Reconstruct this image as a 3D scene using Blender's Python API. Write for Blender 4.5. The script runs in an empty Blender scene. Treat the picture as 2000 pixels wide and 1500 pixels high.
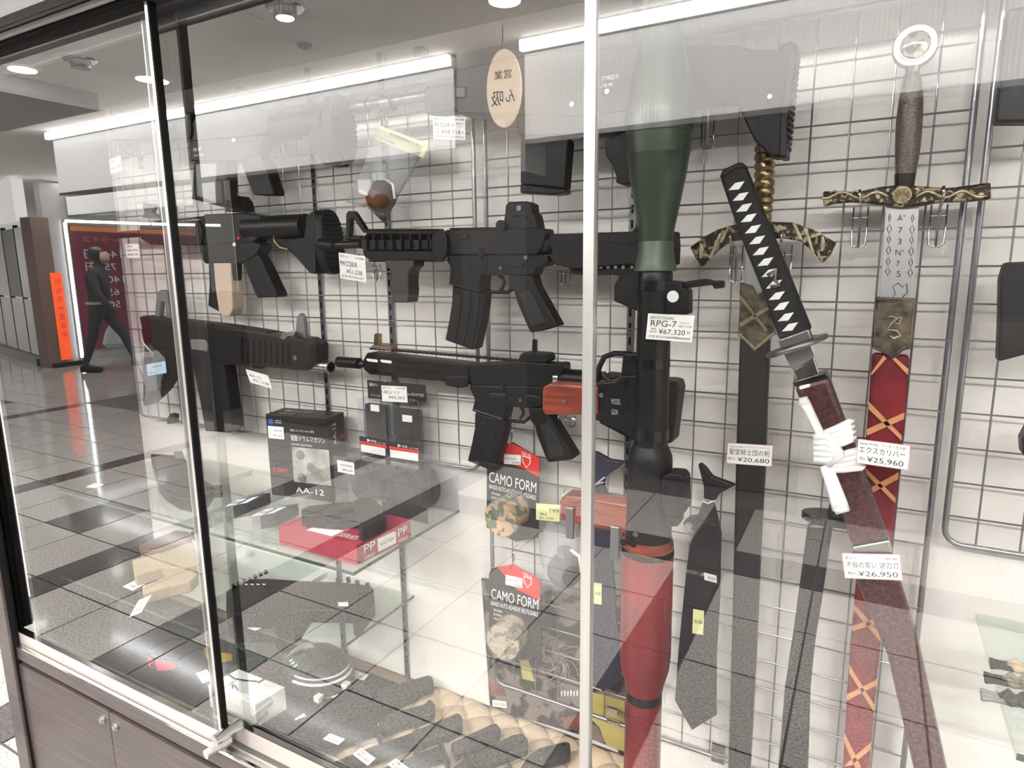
import bpy, math, random
from mathutils import Vector, Matrix
random.seed(7)
S = bpy.context.scene
COL = S.collection
# ------------------------------------------------------------------ camera
FPX = 1266.17
HC = 1.41                                   # camera height above the mall floor
RM = ((0.8769, 0.0750, -0.4749), (0.4806, -0.1609, 0.8620), (-0.0118, -0.9841, -0.1771))
def ray(px, py):
    c = (px - 1000.0, py - 750.0, FPX)
    return [sum(RM[i][j] * c[j] for j in range(3)) for i in range(3)]
def P(px, py, Y):
    r = ray(px, py); t = Y / r[1]
    return Vector((r[0] * t, Y, r[2] * t + HC))
def PZ(px, py, z):
    r = ray(px, py); t = (z - HC) / r[2]
    return Vector((r[0] * t, r[1] * t, z))
def proj(p):
    d = (p[0], p[1], p[2] - HC)
    c = [sum(RM[i][j] * d[i] for i in range(3)) for j in range(3)]
    return (1000 + FPX * c[0] / c[2], 750 + FPX * c[1] / c[2])
cd = bpy.data.cameras.new('camera'); cam = bpy.data.objects.new('camera', cd); COL.objects.link(cam)
cd.sensor_width = 36.0; cd.lens = FPX / 2000 * 36; cd.clip_start = 0.02; cd.clip_end = 100
rt = Vector([RM[i][0] for i in range(3)]); up = -Vector([RM[i][1] for i in range(3)]); fw = Vector([RM[i][2] for i in range(3)])
cam.matrix_world = Matrix(((rt.x, up.x, -fw.x, 0), (rt.y, up.y, -fw.y, 0), (rt.z, up.z, -fw.z, HC), (0, 0, 0, 1)))
S.camera = cam
# ------------------------------------------------------------------ world, exposure
w = bpy.data.worlds.new('mall_air'); S.world = w; w.use_nodes = True
w.node_tree.nodes['Background'].inputs[0].default_value = (1, 0.97, 0.94, 1)
w.node_tree.nodes['Background'].inputs[1].default_value = 1.2
S.view_settings.view_transform = 'Standard'; S.view_settings.look = 'None'
S.view_settings.gamma = 1.0; S.view_settings.use_curve_mapping = False
S.view_settings.exposure = 0.3
S.cycles.transparent_max_bounces = 32; S.cycles.max_bounces = 10; S.cycles.glossy_bounces = 5
S.cycles.sample_clamp_indirect = 6.0; S.cycles.caustics_reflective = False; S.cycles.caustics_refractive = False
LIGHT = 60.0        # downlight lens radiance
BEAM = 170.0        # watts of each downlight beam
BAND = 1.0          # panel emission standing in for strip light falling on the shop fascias
STRIP = 95.0        # cove strip above the fascia
# ------------------------------------------------------------------ materials
MATS = {}
def nd(nt, t, **kw):
    n = nt.nodes.new(t)
    for k, v in kw.items(): setattr(n, k, v)
    return n
def mat(name, col, rough=0.5, metal=0.0, var=0.0, vscale=60.0, stretch=None, bump=0.0, bscale=300.0, emit=None, col2=None, coat=0.0, spec=0.5, sharp=False, detail=4.0):
    if name in MATS: return MATS[name]
    m = bpy.data.materials.new(name); m.use_nodes = True; nt = m.node_tree
    b = nt.nodes['Principled BSDF']
    b.inputs['Base Color'].default_value = (*col, 1); b.inputs['Roughness'].default_value = rough
    b.inputs['Metallic'].default_value = metal; b.inputs['Coat Weight'].default_value = coat
    b.inputs['Specular IOR Level'].default_value = spec
    geo = nd(nt, 'ShaderNodeNewGeometry')
    if var or col2:
        src = geo.outputs['Position']
        if stretch:
            mp = nd(nt, 'ShaderNodeMapping'); mp.inputs['Scale'].default_value = stretch
            nt.links.new(src, mp.inputs['Vector']); src = mp.outputs[0]
        n = nd(nt, 'ShaderNodeTexNoise'); n.inputs['Scale'].default_value = vscale; n.inputs['Detail'].default_value = detail
        nt.links.new(src, n.inputs['Vector'])
        r = nd(nt, 'ShaderNodeValToRGB')
        c2 = col2 if col2 else tuple(min(1, c * (1 + var)) for c in col)
        c1 = col if col2 else tuple(c * (1 - var) for c in col)
        r.color_ramp.elements[0].color = (*c1, 1); r.color_ramp.elements[1].color = (*c2, 1)
        a = (0.47, 0.53) if sharp else (0.3, 0.7)
        r.color_ramp.elements[0].position = a[0]; r.color_ramp.elements[1].position = a[1]
        nt.links.new(n.outputs[0], r.inputs[0]); nt.links.new(r.outputs[0], b.inputs['Base Color'])
    if bump:
        n2 = nd(nt, 'ShaderNodeTexNoise'); n2.inputs['Scale'].default_value = bscale
        nt.links.new(geo.outputs['Position'], n2.inputs['Vector'])
        bp = nd(nt, 'ShaderNodeBump'); bp.inputs['Strength'].default_value = bump; bp.inputs['Distance'].default_value = 0.001
        nt.links.new(n2.outputs[0], bp.inputs['Height']); nt.links.new(bp.outputs[0], b.inputs['Normal'])
    if emit:
        b.inputs['Emission Color'].default_value = (*col, 1); b.inputs['Emission Strength'].default_value = emit
    MATS[name] = m
    return m
def emat(name, col, strength):
    if name in MATS: return MATS[name]
    m = bpy.data.materials.new(name); m.use_nodes = True; nt = m.node_tree; nt.nodes.clear()
    e = nd(nt, 'ShaderNodeEmission'); e.inputs[0].default_value = (*col, 1); e.inputs[1].default_value = strength
    o = nd(nt, 'ShaderNodeOutputMaterial'); nt.links.new(e.outputs[0], o.inputs[0]); MATS[name] = m
    return m
def glass(name, ior=1.55, tint=(0.97, 0.985, 0.975), haze=0.0, rough=0.0, double=True):
    """thin clear sheet: Fresnel mirror over straight transmission (both faces of the sheet folded into the face that is hit)"""
    if name in MATS: return MATS[name]
    m = bpy.data.materials.new(name); m.use_nodes = True; nt = m.node_tree; nt.nodes.clear()
    L = nt.links.new
    fr = nd(nt, 'ShaderNodeFresnel'); fr.inputs[0].default_value = ior
    geo = nd(nt, 'ShaderNodeNewGeometry')
    def M(op, a, b):
        n = nd(nt, 'ShaderNodeMath', operation=op)
        for i, v in enumerate((a, b)):
            if isinstance(v, (int, float)): n.inputs[i].default_value = v
            else: L(v, n.inputs[i])
        return n.outputs[0]
    F = fr.outputs[0]
    F2 = M('DIVIDE', M('MULTIPLY', F, 2.0), M('ADD', F, 1.0)) if double else F
    fac = M('MULTIPLY', F2, M('SUBTRACT', 1.0, geo.outputs['Backfacing']))
    tr = nd(nt, 'ShaderNodeBsdfTransparent'); tr.inputs[0].default_value = (*tint, 1)
    gl = nd(nt, 'ShaderNodeBsdfGlossy'); gl.inputs['Roughness'].default_value = rough
    base = tr.outputs[0]
    if haze:
        df = nd(nt, 'ShaderNodeBsdfDiffuse'); df.inputs[0].default_value = (0.9, 0.92, 0.95, 1)
        mh = nd(nt, 'ShaderNodeMixShader'); mh.inputs[0].default_value = haze
        L(tr.outputs[0], mh.inputs[1]); L(df.outputs[0], mh.inputs[2]); base = mh.outputs[0]
    mx = nd(nt, 'ShaderNodeMixShader'); L(fac, mx.inputs[0]); L(base, mx.inputs[1]); L(gl.outputs[0], mx.inputs[2])
    o = nd(nt, 'ShaderNodeOutputMaterial'); L(mx.outputs[0], o.inputs[0]); MATS[name] = m
    return m
# door glass, shelf glass, films
GL = glass('door_glass', 1.95, (0.985, 0.985, 0.98))
SHG = glass('shelf_glass', 1.5, (0.93, 0.97, 0.95))
EDG = mat('glass_edge_green', (0.02, 0.06, 0.05), 0.15)
FILM = glass('clear_film', 1.45, (0.96, 0.97, 0.98), haze=0.2, rough=0.08)
CLR = glass('clear_plastic', 1.45, (0.93, 0.94, 0.96), haze=0.05, rough=0.03)
BLK = mat('gun_black', (0.008, 0.008, 0.009), 0.4, 0.1, bump=0.12, bscale=900, spec=0.3)
BLK2 = mat('polymer_black', (0.006, 0.006, 0.0065), 0.5, bump=0.25, bscale=700, spec=0.28)
BLK3 = mat('satin_black_metal', (0.02, 0.021, 0.023), 0.3, 0.5)
GRIPM = mat('stippled_black', (0.008, 0.008, 0.008), 0.6, bump=0.9, bscale=500)
STEEL = mat('bright_steel', (0.55, 0.55, 0.55), 0.28, 1.0)
DSTEEL = mat('grey_steel', (0.22, 0.22, 0.23), 0.35, 0.9)
WIRE = mat('wire_chrome', (0.36, 0.36, 0.38), 0.3, 0.85)
CHROME = mat('chrome', (0.75, 0.75, 0.76), 0.12, 1.0)
ALU = mat('aluminium', (0.72, 0.71, 0.68), 0.33, 0.85, var=0.06, vscale=3, stretch=(90, 90, 1))
FAB = mat('white_wall_cloth', (0.86, 0.825, 0.785), 0.9, var=0.035, vscale=16, bump=0.35, bscale=420)
LAM = mat('wood_laminate', (0.06, 0.046, 0.044), 0.42, var=0.35, vscale=3.0, stretch=(1.5, 30, 60), detail=6)
LAMD = mat('dark_laminate', (0.035, 0.029, 0.034), 0.4, var=0.2, vscale=3, stretch=(2, 20, 40))
BROWN = mat('brown_edging', (0.22, 0.15, 0.11), 0.5, var=0.15, vscale=5, stretch=(1, 30, 30))
BLACKGAP = mat('black_rubber', (0.006, 0.006, 0.006), 0.7, spec=0.08)
MAT_ = mat('black_floor_mat', (0.016, 0.016, 0.017), 0.75, bump=0.3, bscale=600)
ENDP = mat('end_panel_dark', (0.014, 0.013, 0.014), 0.5)
PAPER = mat('paper_white', (0.86, 0.86, 0.84), 0.7)
PAPERP = mat('paper_pink_edge', (0.75, 0.36, 0.36), 0.7)
INK = mat('ink_black', (0.012, 0.012, 0.014), 0.6)
INKW = mat('ink_white', (0.85, 0.85, 0.85), 0.6)
INKR = mat('ink_red', (0.7, 0.035, 0.03), 0.6)
INKB = mat('ink_blue', (0.03, 0.08, 0.4), 0.6)
INKG = mat('ink_grey', (0.35, 0.35, 0.36), 0.6)
YEL = mat('header_yellow', (0.78, 0.78, 0.42), 0.7)
REDW = mat('red_wood', (0.24, 0.045, 0.025), 0.4, var=0.45, vscale=14, stretch=(1, 1, 9), coat=0.2)
SHIELD = mat('dark_red_shell', (0.19, 0.016, 0.02), 0.35, var=0.35, vscale=8, coat=0.2)
OLIVE = mat('olive_green', (0.035, 0.05, 0.032), 0.34, coat=0.1)
OLIVE2 = mat('olive_green_pale', (0.07, 0.09, 0.065), 0.34)
GOLD = mat('antique_gold', (0.035, 0.025, 0.018), 0.38, 0.7, col2=(0.36, 0.3, 0.2), vscale=120, bump=0.8, bscale=160, sharp=True)
for n_ in GOLD.node_tree.nodes:
    if n_.type == 'VALTORGB': n_.color_ramp.elements[0].position = 0.52; n_.color_ramp.elements[1].position = 0.6
BRONZE = mat('antique_bronze', (0.05, 0.042, 0.035), 0.4, 0.75, col2=(0.24, 0.2, 0.15), vscale=90, bump=0.6, bscale=150)
BRASS = mat('old_brass', (0.3, 0.23, 0.12), 0.32, 0.9, var=0.5, vscale=60)
GOLDP = mat('raised_gold', (0.46, 0.39, 0.26), 0.35, 0.85, var=0.3, vscale=90)
BLADE = mat('bright_blade', (0.62, 0.62, 0.63), 0.32, 0.75)
WRAP = mat('wire_wrapped_grip', (0.07, 0.055, 0.045), 0.45, 0.4, col2=(0.2, 0.17, 0.14), vscale=260, stretch=(1, 1, 2.5), bump=0.9, bscale=300)
VELV = mat('red_velvet', (0.16, 0.006, 0.012), 0.75, var=0.45, vscale=18)
LEATH = mat('orange_leather', (0.62, 0.28, 0.13), 0.6, var=0.1, vscale=50)
LACQ = mat('maroon_lacquer', (0.012, 0.006, 0.006), 0.4, col2=(0.105, 0.03, 0.03), vscale=170, coat=0.15)
CORD = mat('white_cord', (0.85, 0.85, 0.84), 0.75, bump=0.6, bscale=500)
TSUKA = mat('black_wrap', (0.008, 0.008, 0.009), 0.8, bump=0.8, bscale=350)
DARKSHEATH = mat('black_leather_sheath', (0.006, 0.006, 0.007), 0.45, bump=0.2, bscale=500)
GLOSSB = mat('gloss_black', (0.006, 0.007, 0.009), 0.22)
TIEB = mat('black_satin_tie', (0.006, 0.006, 0.007), 0.6, bump=0.2, bscale=900)
TIEN = mat('navy_satin_tie', (0.012, 0.015, 0.04), 0.6, bump=0.2, bscale=900)
REDC = mat('red_card', (0.62, 0.03, 0.03), 0.5)
DKCARD = mat('charcoal_card', (0.018, 0.018, 0.019), 0.5)
MAROONBOX = mat('crimson_box', (0.33, 0.03, 0.055), 0.5, var=0.12, vscale=30)
BOXB = mat('black_carton', (0.008, 0.008, 0.009), 0.4)
TAN = mat('tan_polymer', (0.42, 0.33, 0.22), 0.55)
TANL = mat('pale_tan_reflection', (0.55, 0.43, 0.34), 0.7, bump=0.7, bscale=260)
FDE = mat('brown_metal', (0.17, 0.11, 0.08), 0.45, 0.2)
BRN = mat('dark_brown_polymer', (0.045, 0.032, 0.028), 0.5)
ORB = mat('amber_bottle', (0.12, 0.05, 0.02), 0.25)
ORG = mat('orange_plastic', (0.75, 0.25, 0.04), 0.4)
WHP = mat('white_plastic', (0.85, 0.85, 0.84), 0.35)
GREYP = mat('grey_plastic', (0.17, 0.17, 0.175), 0.45)
QUILT = mat('quilted_beige', (0.55, 0.44, 0.32), 0.75, var=0.08, vscale=30, bump=0.3, bscale=500)
GRAN = mat('granite_light', (0.16, 0.15, 0.14), 0.07, col2=(0.5, 0.48, 0.455), vscale=110, detail=6, sharp=False)
GRAND = mat('granite_dark', (0.02, 0.018, 0.02), 0.09, col2=(0.085, 0.075, 0.078), vscale=110, detail=6)
JOINT = mat('floor_joint', (0.04, 0.038, 0.036), 0.8)
CEIL = mat('ceiling_paint', (0.9, 0.86, 0.81), 0.9, var=0.03, vscale=2)
CEILG = mat('ceiling_grey', (0.42, 0.4, 0.4), 0.9)
WPANEL = mat('white_partition', (0.72, 0.7, 0.68), 0.6)
PILL = mat('grey_pillar', (0.4, 0.39, 0.38), 0.7)
BRPOST = mat('brown_post', (0.16, 0.1, 0.08), 0.5)
MENU = mat('menu_maroon', (0.16, 0.012, 0.035), 0.5)
CAMO1 = mat('digital_camo', (0.1, 0.12, 0.08), 0.5, col2=(0.5, 0.33, 0.17), vscale=70, sharp=True, detail=1)
CAMO2 = mat('desert_camo', (0.2, 0.16, 0.11), 0.5, col2=(0.48, 0.39, 0.28), vscale=60, sharp=True, detail=2)
ART = mat('printed_art_card', (0.015, 0.013, 0.013), 0.3, col2=(0.2, 0.16, 0.15), vscale=22, detail=8, sharp=True)
ARTR = mat('printed_red_art', (0.05, 0.012, 0.01), 0.35, col2=(0.35, 0.12, 0.09), vscale=25, detail=6)
ARTY = mat('printed_yellow_art', (0.35, 0.28, 0.06), 0.45, col2=(0.6, 0.52, 0.2), vscale=12)
# ------------------------------------------------------------------ mesh helpers
OFF = {}
def tag(o, label, cat, group=None):
    o['label'] = label; o['category'] = cat
    if group: o['group'] = group
    return o
def thing(name, label, cat, base, group=None):
    o = bpy.data.objects.new(name, None); COL.objects.link(o); o.empty_display_size = 0.02
    o.location = base; OFF[o.name] = Vector(base)
    return tag(o, label, cat, group)
def obj(name, vs, fs, m, parent=None, smooth=False, bevel=0.0):
    vs = [Vector(v) for v in vs]
    if parent is None:
        off = Vector((sum(v.x for v in vs) / len(vs), sum(v.y for v in vs) / len(vs), min(v.z for v in vs)))
    else: off = OFF[parent.name]
    me = bpy.data.meshes.new(name)
    me.from_pydata([v - off for v in vs], [], fs); me.validate(); me.update()
    o = bpy.data.objects.new(name, me); COL.objects.link(o); me.materials.append(m)
    if parent is None: o.location = off
    else: o.parent = parent
    OFF[o.name] = off
    if smooth:
        for p in me.polygons: p.use_smooth = True
    if bevel:
        md = o.modifiers.new('bevel', 'BEVEL'); md.width = bevel; md.segments = 2; md.limit_method = 'ANGLE'; md.angle_limit = 0.6
    return o
def struct(o): o['kind'] = 'structure'; return o
def F(ox, oy, k): return lambda pts: [(ox + x / k, oy + y / k) for x, y in pts]
ID = lambda pts: pts
c2 = F(200, 100, 3.75); c3 = F(600, 50, 3.3327); c4 = F(1100, 0, 3); c5 = F(1500, 0, 3); c7 = F(200, 350, 3); c8 = F(650, 380, 3.75)
d1 = F(650, 640, 2.857); d2 = F(1050, 400, 3.75); d3 = F(1050, 750, 3.75); d4 = F(1050, 1100, 3.751); d5 = F(1320, 300, 3.572)
d6 = F(1350, 640, 2.885); d7 = F(1400, 1060, 3.333); d8 = F(1600, 0, 3.5725); e1 = F(420, 730, 3.846); e2 = F(900, 820, 5)
e3 = F(900, 1050, 3.657); e4 = F(380, 1080, 4); e5 = F(540, 1280, 3.125); e6 = F(60, 880, 3.333); e7 = F(0, 1200, 4); e8 = F(200, 650, 6)
def area2(p): return sum(p[i][0] * p[(i + 1) % len(p)][1] - p[(i + 1) % len(p)][0] * p[i][1] for i in range(len(p)))
def extrude(name, front, vec, m, parent=None, bevel=0.0):
    n = len(front); back = [p + vec for p in front]
    nrm = Vector((0, 0, 0))
    for i in range(n): nrm += (front[i] - front[0]).cross(front[(i + 1) % n] - front[0])
    idx = list(range(n))
    if nrm.dot(vec) > 0: front = front[::-1]; back = back[::-1]
    fs = [tuple(range(n)), tuple(range(2 * n - 1, n - 1, -1))]
    for i in range(n):
        j = (i + 1) % n; fs.append((i, i + n, j + n, j))
    return obj(name, front + back, fs, m, parent, bevel=bevel)
def prism(name, px, Y, th, m, parent=None, bev=0.0012):
    """outline traced on the thing's own front plane, given its thickness in metres"""
    return extrude(name, [P(x, y, Y - th / 2) for x, y in px], Vector((0, th, 0)), m, parent, bev)
def lay(name, px, z, th, m, parent=None, bev=0.0012):
    q = [PZ(x, y, z + th) for x, y in px]
    for v in q: v.y = max(v.y, 0.765)          # nothing reaches past the glass
    return extrude(name, q, Vector((0, 0, -th)), m, parent, bev)
def ring_pts(c, ax, r, n):
    ax = ax.normalized(); a = ax.orthogonal().normalized(); b = ax.cross(a)
    return [c + (a * math.cos(t) + b * math.sin(t)) * r for t in [2 * math.pi * i / n for i in range(n)]]
def lathe(name, prof, m, parent=None, n=28, bev=0):
    ax = (prof[-1][0] - prof[0][0]).normalized(); a = ax.orthogonal().normalized(); b = ax.cross(a)
    vs = []; fs = []
    for c, r in prof:
        vs += [c + (a * math.cos(2 * math.pi * i / n) + b * math.sin(2 * math.pi * i / n)) * max(r, 1e-5) for i in range(n)]
    for k in range(len(prof) - 1):
        for i in range(n):
            j = (i + 1) % n; fs.append((k * n + i, k * n + j, (k + 1) * n + j, (k + 1) * n + i))
    fs.append(tuple(range(n - 1, -1, -1))); q = (len(prof) - 1) * n; fs.append(tuple(range(q, q + n)))
    o = obj(name, vs, fs, m, parent)
    for p in o.data.polygons:
        if len(p.vertices) == 4: p.use_smooth = True
    md = o.modifiers.new('edge', 'EDGE_SPLIT'); md.split_angle = 0.7
    return o
def rod(name, a, b, r, m, parent=None, r2=None, n=14): return lathe(name, [(Vector(a), r), (Vector(b), r if r2 is None else r2)], m, parent, n)
def tube(name, pts, r, m, parent=None, n=8, closed=False, flat=1.0):
    pts = [Vector(p) for p in pts]; vs = []; fs = []; N = len(pts); ref = None
    for k, p in enumerate(pts):
        if closed: t = pts[(k + 1) % N] - pts[k - 1]
        else: t = pts[min(k + 1, N - 1)] - pts[max(k - 1, 0)]
        t.normalize()
        if ref is None: ref = t.orthogonal().normalized()
        ref = (ref - t * ref.dot(t)).normalized(); b = t.cross(ref)
        rr = r[k] if isinstance(r, (list, tuple)) else r
        vs += [p + (ref * math.cos(2 * math.pi * i / n) + b * math.sin(2 * math.pi * i / n) * flat) * rr for i in range(n)]
    for k in range(N if closed else N - 1):
        for i in range(n):
            j = (i + 1) % n; q = (k + 1) % N
            fs.append((k * n + i, k * n + j, q * n + j, q * n + i))
    if not closed: fs.append(tuple(range(n - 1, -1, -1))); fs.append(tuple(range((N - 1) * n, N * n)))
    return obj(name, vs, fs, m, parent, smooth=True)
def pxtube(name, px, Y, r, m, parent=None, **kw): return tube(name, [P(x, y, Y) for x, y in px], r, m, parent, **kw)
BOXF = [(0, 3, 2, 1), (4, 5, 6, 7), (0, 1, 5, 4), (1, 2, 6, 5), (2, 3, 7, 6), (3, 0, 4, 7)]
def box(name, lo, hi, m, parent=None, bev=0.0):
    x0, y0, z0 = lo; x1, y1, z1 = hi
    return obj(name, [(x0, y0, z0), (x1, y0, z0), (x1, y1, z0), (x0, y1, z0), (x0, y0, z1), (x1, y0, z1), (x1, y1, z1), (x0, y1, z1)], BOXF, m, parent, bevel=bev)
def para(name, C, L, Rr, h, m, parent=None, bev=0.0008):
    """box from its near bottom corner C, left corner L, right corner Rr and height"""
    B = L + Rr - C; q = [C, Rr, B, L]; u = Vector((0, 0, h))
    return obj(name, q + [p + u for p in q], BOXF, m, parent, bevel=bev)
def boxes(name, lst, m, parent=None):
    """several small teeth of one part: list of 8-corner lists"""
    vs = []; fs = []
    for q in lst:
        k = len(vs); vs += q; fs += [tuple(k + i for i in f) for f in BOXF]
    return obj(name, vs, fs, m, parent)
def pquad(px4, Y0, Y1):
    a = [P(x, y, Y0) for x, y in px4]; return a + [Vector((p.x, Y1, p.z)) for p in a]
def disc(name, px, py, rpx, Y, th, m, parent=None, n=24):
    c = P(px, py, Y); r = (P(px + rpx, py, Y) - c).length * 0.95
    return lathe(name, [(Vector((c.x, Y, c.z)), r), (Vector((c.x, Y + th, c.z)), r)], m, parent, n)
# ------------------------------------------------------------------ lettering
TS = bpy.data.scenes.new('glyphs'); GC = {}
def glyph(s):
    if s in GC: return GC[s]
    cu = bpy.data.curves.new('g', 'FONT'); cu.body = s; cu.size = 1.0; cu.resolution_u = 3
    ob = bpy.data.objects.new('g', cu); TS.collection.objects.link(ob); TS.view_layers[0].update()
    dg = TS.view_layers[0].depsgraph; me = bpy.data.meshes.new_from_object(ob.evaluated_get(dg))
    vs = [(v.co.x, v.co.y) for v in me.vertices]; fs = [tuple(p.vertices) for p in me.polygons]
    bpy.data.objects.remove(ob); bpy.data.curves.remove(cu); bpy.data.meshes.remove(me)
    if not vs: vs = [(0, 0), (1, 0), (1, 1)]; fs = [(0, 1, 2)]
    x0 = min(v[0] for v in vs); x1 = max(v[0] for v in vs)
    GC[s] = ([((v[0] - x0) / max(x1 - x0, 1e-6), v[1]) for v in vs], fs, x1 - x0)
    return GC[s]
def letters(name, tl, right, down, lines, m, parent, lift=0.0004):
    """lines: (text, u0, u1, v of baseline, letter size) in card fractions"""
    n = -(right.cross(down)).normalized() * lift; vs = []; fs = []
    for s, u0, u1, v, h in lines:
        g, f, wd = glyph(s); k = len(vs)
        vs += [tl + n + right * (u0 + (u1 - u0) * gx) + down * (v - gy * h) for gx, gy in g]
        fs += [tuple(k + i for i in q) for q in f]
    return obj(name, vs, fs, m, parent)
def card(name, label, tl, tr, bl, lines, m=None, parent=None, edge=None, group=None, cat='price tag', ink=None, th=0.0005, rules=()):
    right = tr - tl; down = bl - tl; n = -(right.cross(down)).normalized()
    q = [bl, bl + right, tr, tl]
    back = [p - n * th for p in q]; front = q
    root = obj(name, back + front, [(0, 3, 2, 1), (4, 5, 6, 7), (0, 1, 5, 4), (1, 2, 6, 5), (2, 3, 7, 6), (3, 0, 4, 7)], edge or m or PAPER, parent)
    if parent is None: tag(root, label, cat, group)
    elif label: root['label'] = label
    if edge:
        a = 0.012; i4 = [bl + right * a - down * a * 2, bl + right * (1 - a) - down * a * 2, tl + right * (1 - a) + down * a * 2, tl + right * a + down * a * 2]
        obj('face', [p + n * 0.0002 for p in i4], [(0, 1, 2, 3)], m or PAPER, root)
    if lines: letters('lettering', tl, right, down, lines, ink or INK, root)
    return root
def pcard(name, label, px3, Y, lines, **kw):
    return card(name, label, *[P(x, y, Y) for x, y in px3], lines, **kw)
def zcard(name, label, px3, z, lines, **kw):
    return card(name, label, *[PZ(x, y, z) for x, y in px3], lines, **kw)
# ------------------------------------------------------------------ key dimensions
G = 0.72                    # plane of the sliding glass
YG, YW = 1.07, 1.10         # wire grids, cloth back wall
ZF = HC - 0.957             # inside floor of the case
Z1, Z2 = HC - 0.5064, HC - 0.735   # glass shelves (top faces)
XL = -1.855
def V(x, yv, z): return Vector((x, 2 * G - yv, z))      # real place of something seen as a mirror image at depth yv
CEZ = HC + 1.42
# ================================================================== the mall corridor (on the viewer's side of the glass)
def cuts(lo, hi, stripes, pitch):
    """tile edges between lo and hi; dark stripes keep their own width"""
    out = []; a = lo
    for s0, s1 in stripes + [(hi, hi)]:
        n = max(1, round((s0 - a) / pitch))
        for i in range(n): out.append((a + (s0 - a) * i / n, a + (s0 - a) * (i + 1) / n, False))
        if s1 > s0: out.append((s0, s1, True))
        a = s1
    return out
fl = struct(box('floor', (-20, -9, -0.06), (3, 1.3, -0.004), JOINT))
colsx = cuts(-9.66, 1.6, [(-7.52, -7.33), (-4.94, -4.77), (-3.36, -3.14), (-2.42, -2.22), (-0.72, -0.50), (1.0, 1.2)], 0.363)
rowsv = cuts(0.66, 3.86, [(2.96, 3.22)], 0.363)
dark_cells = [(-4.02, 2.11), (-2.2, 1.2), (-8.45, 3.3)]
tiles = []
for (x0, x1, sx) in colsx:
    for (v0, v1, sv) in rowsv:
        cxx, cv = (x0 + x1) / 2, (v0 + v1) / 2
        dk = sx or (sv and cxx > -2.4) or any(abs(cxx - a) < 0.18 and abs(cv - b) < 0.18 for a, b in dark_cells)
        tiles.append((abs(cxx + 2) + abs(cv - 1.5), x0, x1, 2 * G - v1, 2 * G - v0, dk))
for (x0, x1, sx) in cuts(-3.6, XL - 0.1, [(-3.36, -3.14), (-2.42, -2.22)], 0.363):
    tiles.append((0, x0, x1, 2 * G - 0.66, 1.2, sx))
tiles.sort()
def tileverts(t, g=0.004):
    _, x0, x1, y0, y1, d = t
    return [Vector(p) for p in ((x0 + g, y0 + g, -0.004), (x1 - g, y0 + g, -0.004), (x1 - g, y1 - g, -0.004), (x0 + g, y1 - g, -0.004), (x0 + g, y0 + g, 0), (x1 - g, y0 + g, 0), (x1 - g, y1 - g, 0), (x0 + g, y1 - g, 0))]
for t in tiles[:290]:
    obj('floor_tile', tileverts(t), BOXF, GRAND if t[5] else GRAN, fl)
for nm, mm, sel in (('far_floor_tiles', GRAN, False), ('far_dark_floor_tiles', GRAND, True)):
    rest = [tileverts(t) for t in tiles[290:] if t[5] == sel]
    x = -9.66
    if not sel:
        while x > -19.5:
            yv = 0.66
            while yv < 9:
                rest.append(tileverts((0, x - 0.363, x, 2 * G - yv - 0.363, 2 * G - yv, 0))); yv += 0.363
            x -= 0.363
        x = -9.66
        while x < -7.5:
            yv = 3.86
            while yv < 9: rest.append(tileverts((0, x, x + 0.363, 2 * G - yv - 0.363, 2 * G - yv, 0))); yv += 0.363
            x += 0.363
    o = boxes(nm, rest, mm, fl); o['kind'] = 'stuff'
# ceiling slab with a lowered grey part further along
struct(box('ceiling', (-20, -9, CEZ), (4, 1.6, CEZ + 0.1), CEIL))
struct(box('trim_1', (-19.9, 2 * G - 3.3, CEZ - 0.13), (-5.6, 1.5, CEZ - 0.002), CEILG))
# shop front opposite: lit corrugated fascia, cove strip, dark shop inside
def corrugated(name, x0, x1, yv, z0, z1, m, pitch=0.022):
    n = int((x1 - x0) / pitch) * 2; vs = []; fs = []
    for i in range(n + 1):
        x = x0 + (x1 - x0) * i / n; d = 0.006 if i % 2 else 0.0
        vs += [V(x, yv + d, z0), V(x, yv + d, z1)]
    for i in range(n): a = i * 2; fs.append((a, a + 1, a + 3, a + 2))
    return vs, fs
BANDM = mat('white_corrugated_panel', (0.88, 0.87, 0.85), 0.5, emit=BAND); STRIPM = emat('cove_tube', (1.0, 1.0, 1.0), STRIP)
zb0, zb1 = HC + 0.815, HC + 1.33
def fascia(lbl, x0, x1, yv, z0, z1, top, grp=None):
    t = thing('shop_fascia', lbl, 'shop fascia', V((x0 + x1) / 2, yv, z0), grp)
    vs, fs = corrugated('p', x0, x1, yv, z0, z1, BANDM); obj('corrugated_panel', vs, fs, BANDM, t)
    box('light_strip', (x0, 2 * G - yv + 0.03, z1 + 0.005), (x1, 2 * G - yv + 0.07, top), STRIPM, t)
    box('strip_bracket', (x0, 2 * G - yv - 0.1, z1 + 0.005), (x1, 2 * G - yv + 0.029, top), WHP, t)
    box('bottom_edge', (x0, 2 * G - yv - 0.1, z0 - 0.03), (x1, 2 * G - yv + 0.004, z0 - 0.003), DSTEEL, t)
    box('backing', (x0, 2 * G - yv - 0.14, z0), (x1, 2 * G - yv - 0.1, top), PILL, t)
    return t
fascia('long glowing corrugated white fascia with cove light ending at the open corridor', -7.46, -2.58, 3.88, zb0, zb1, HC + 1.395)
fascia('glowing corrugated white fascia on the other side of the grey pillar', -2.04, 3.4, 3.88, zb0, zb1, HC + 1.395)
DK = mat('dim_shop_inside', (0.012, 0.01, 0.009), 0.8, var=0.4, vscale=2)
struct(box('trim_2', (-2.57, 2 * G - 4.2, HC + 0.62), (-2.05, 2 * G - 3.9, CEZ - 0.001), PILL))
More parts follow.
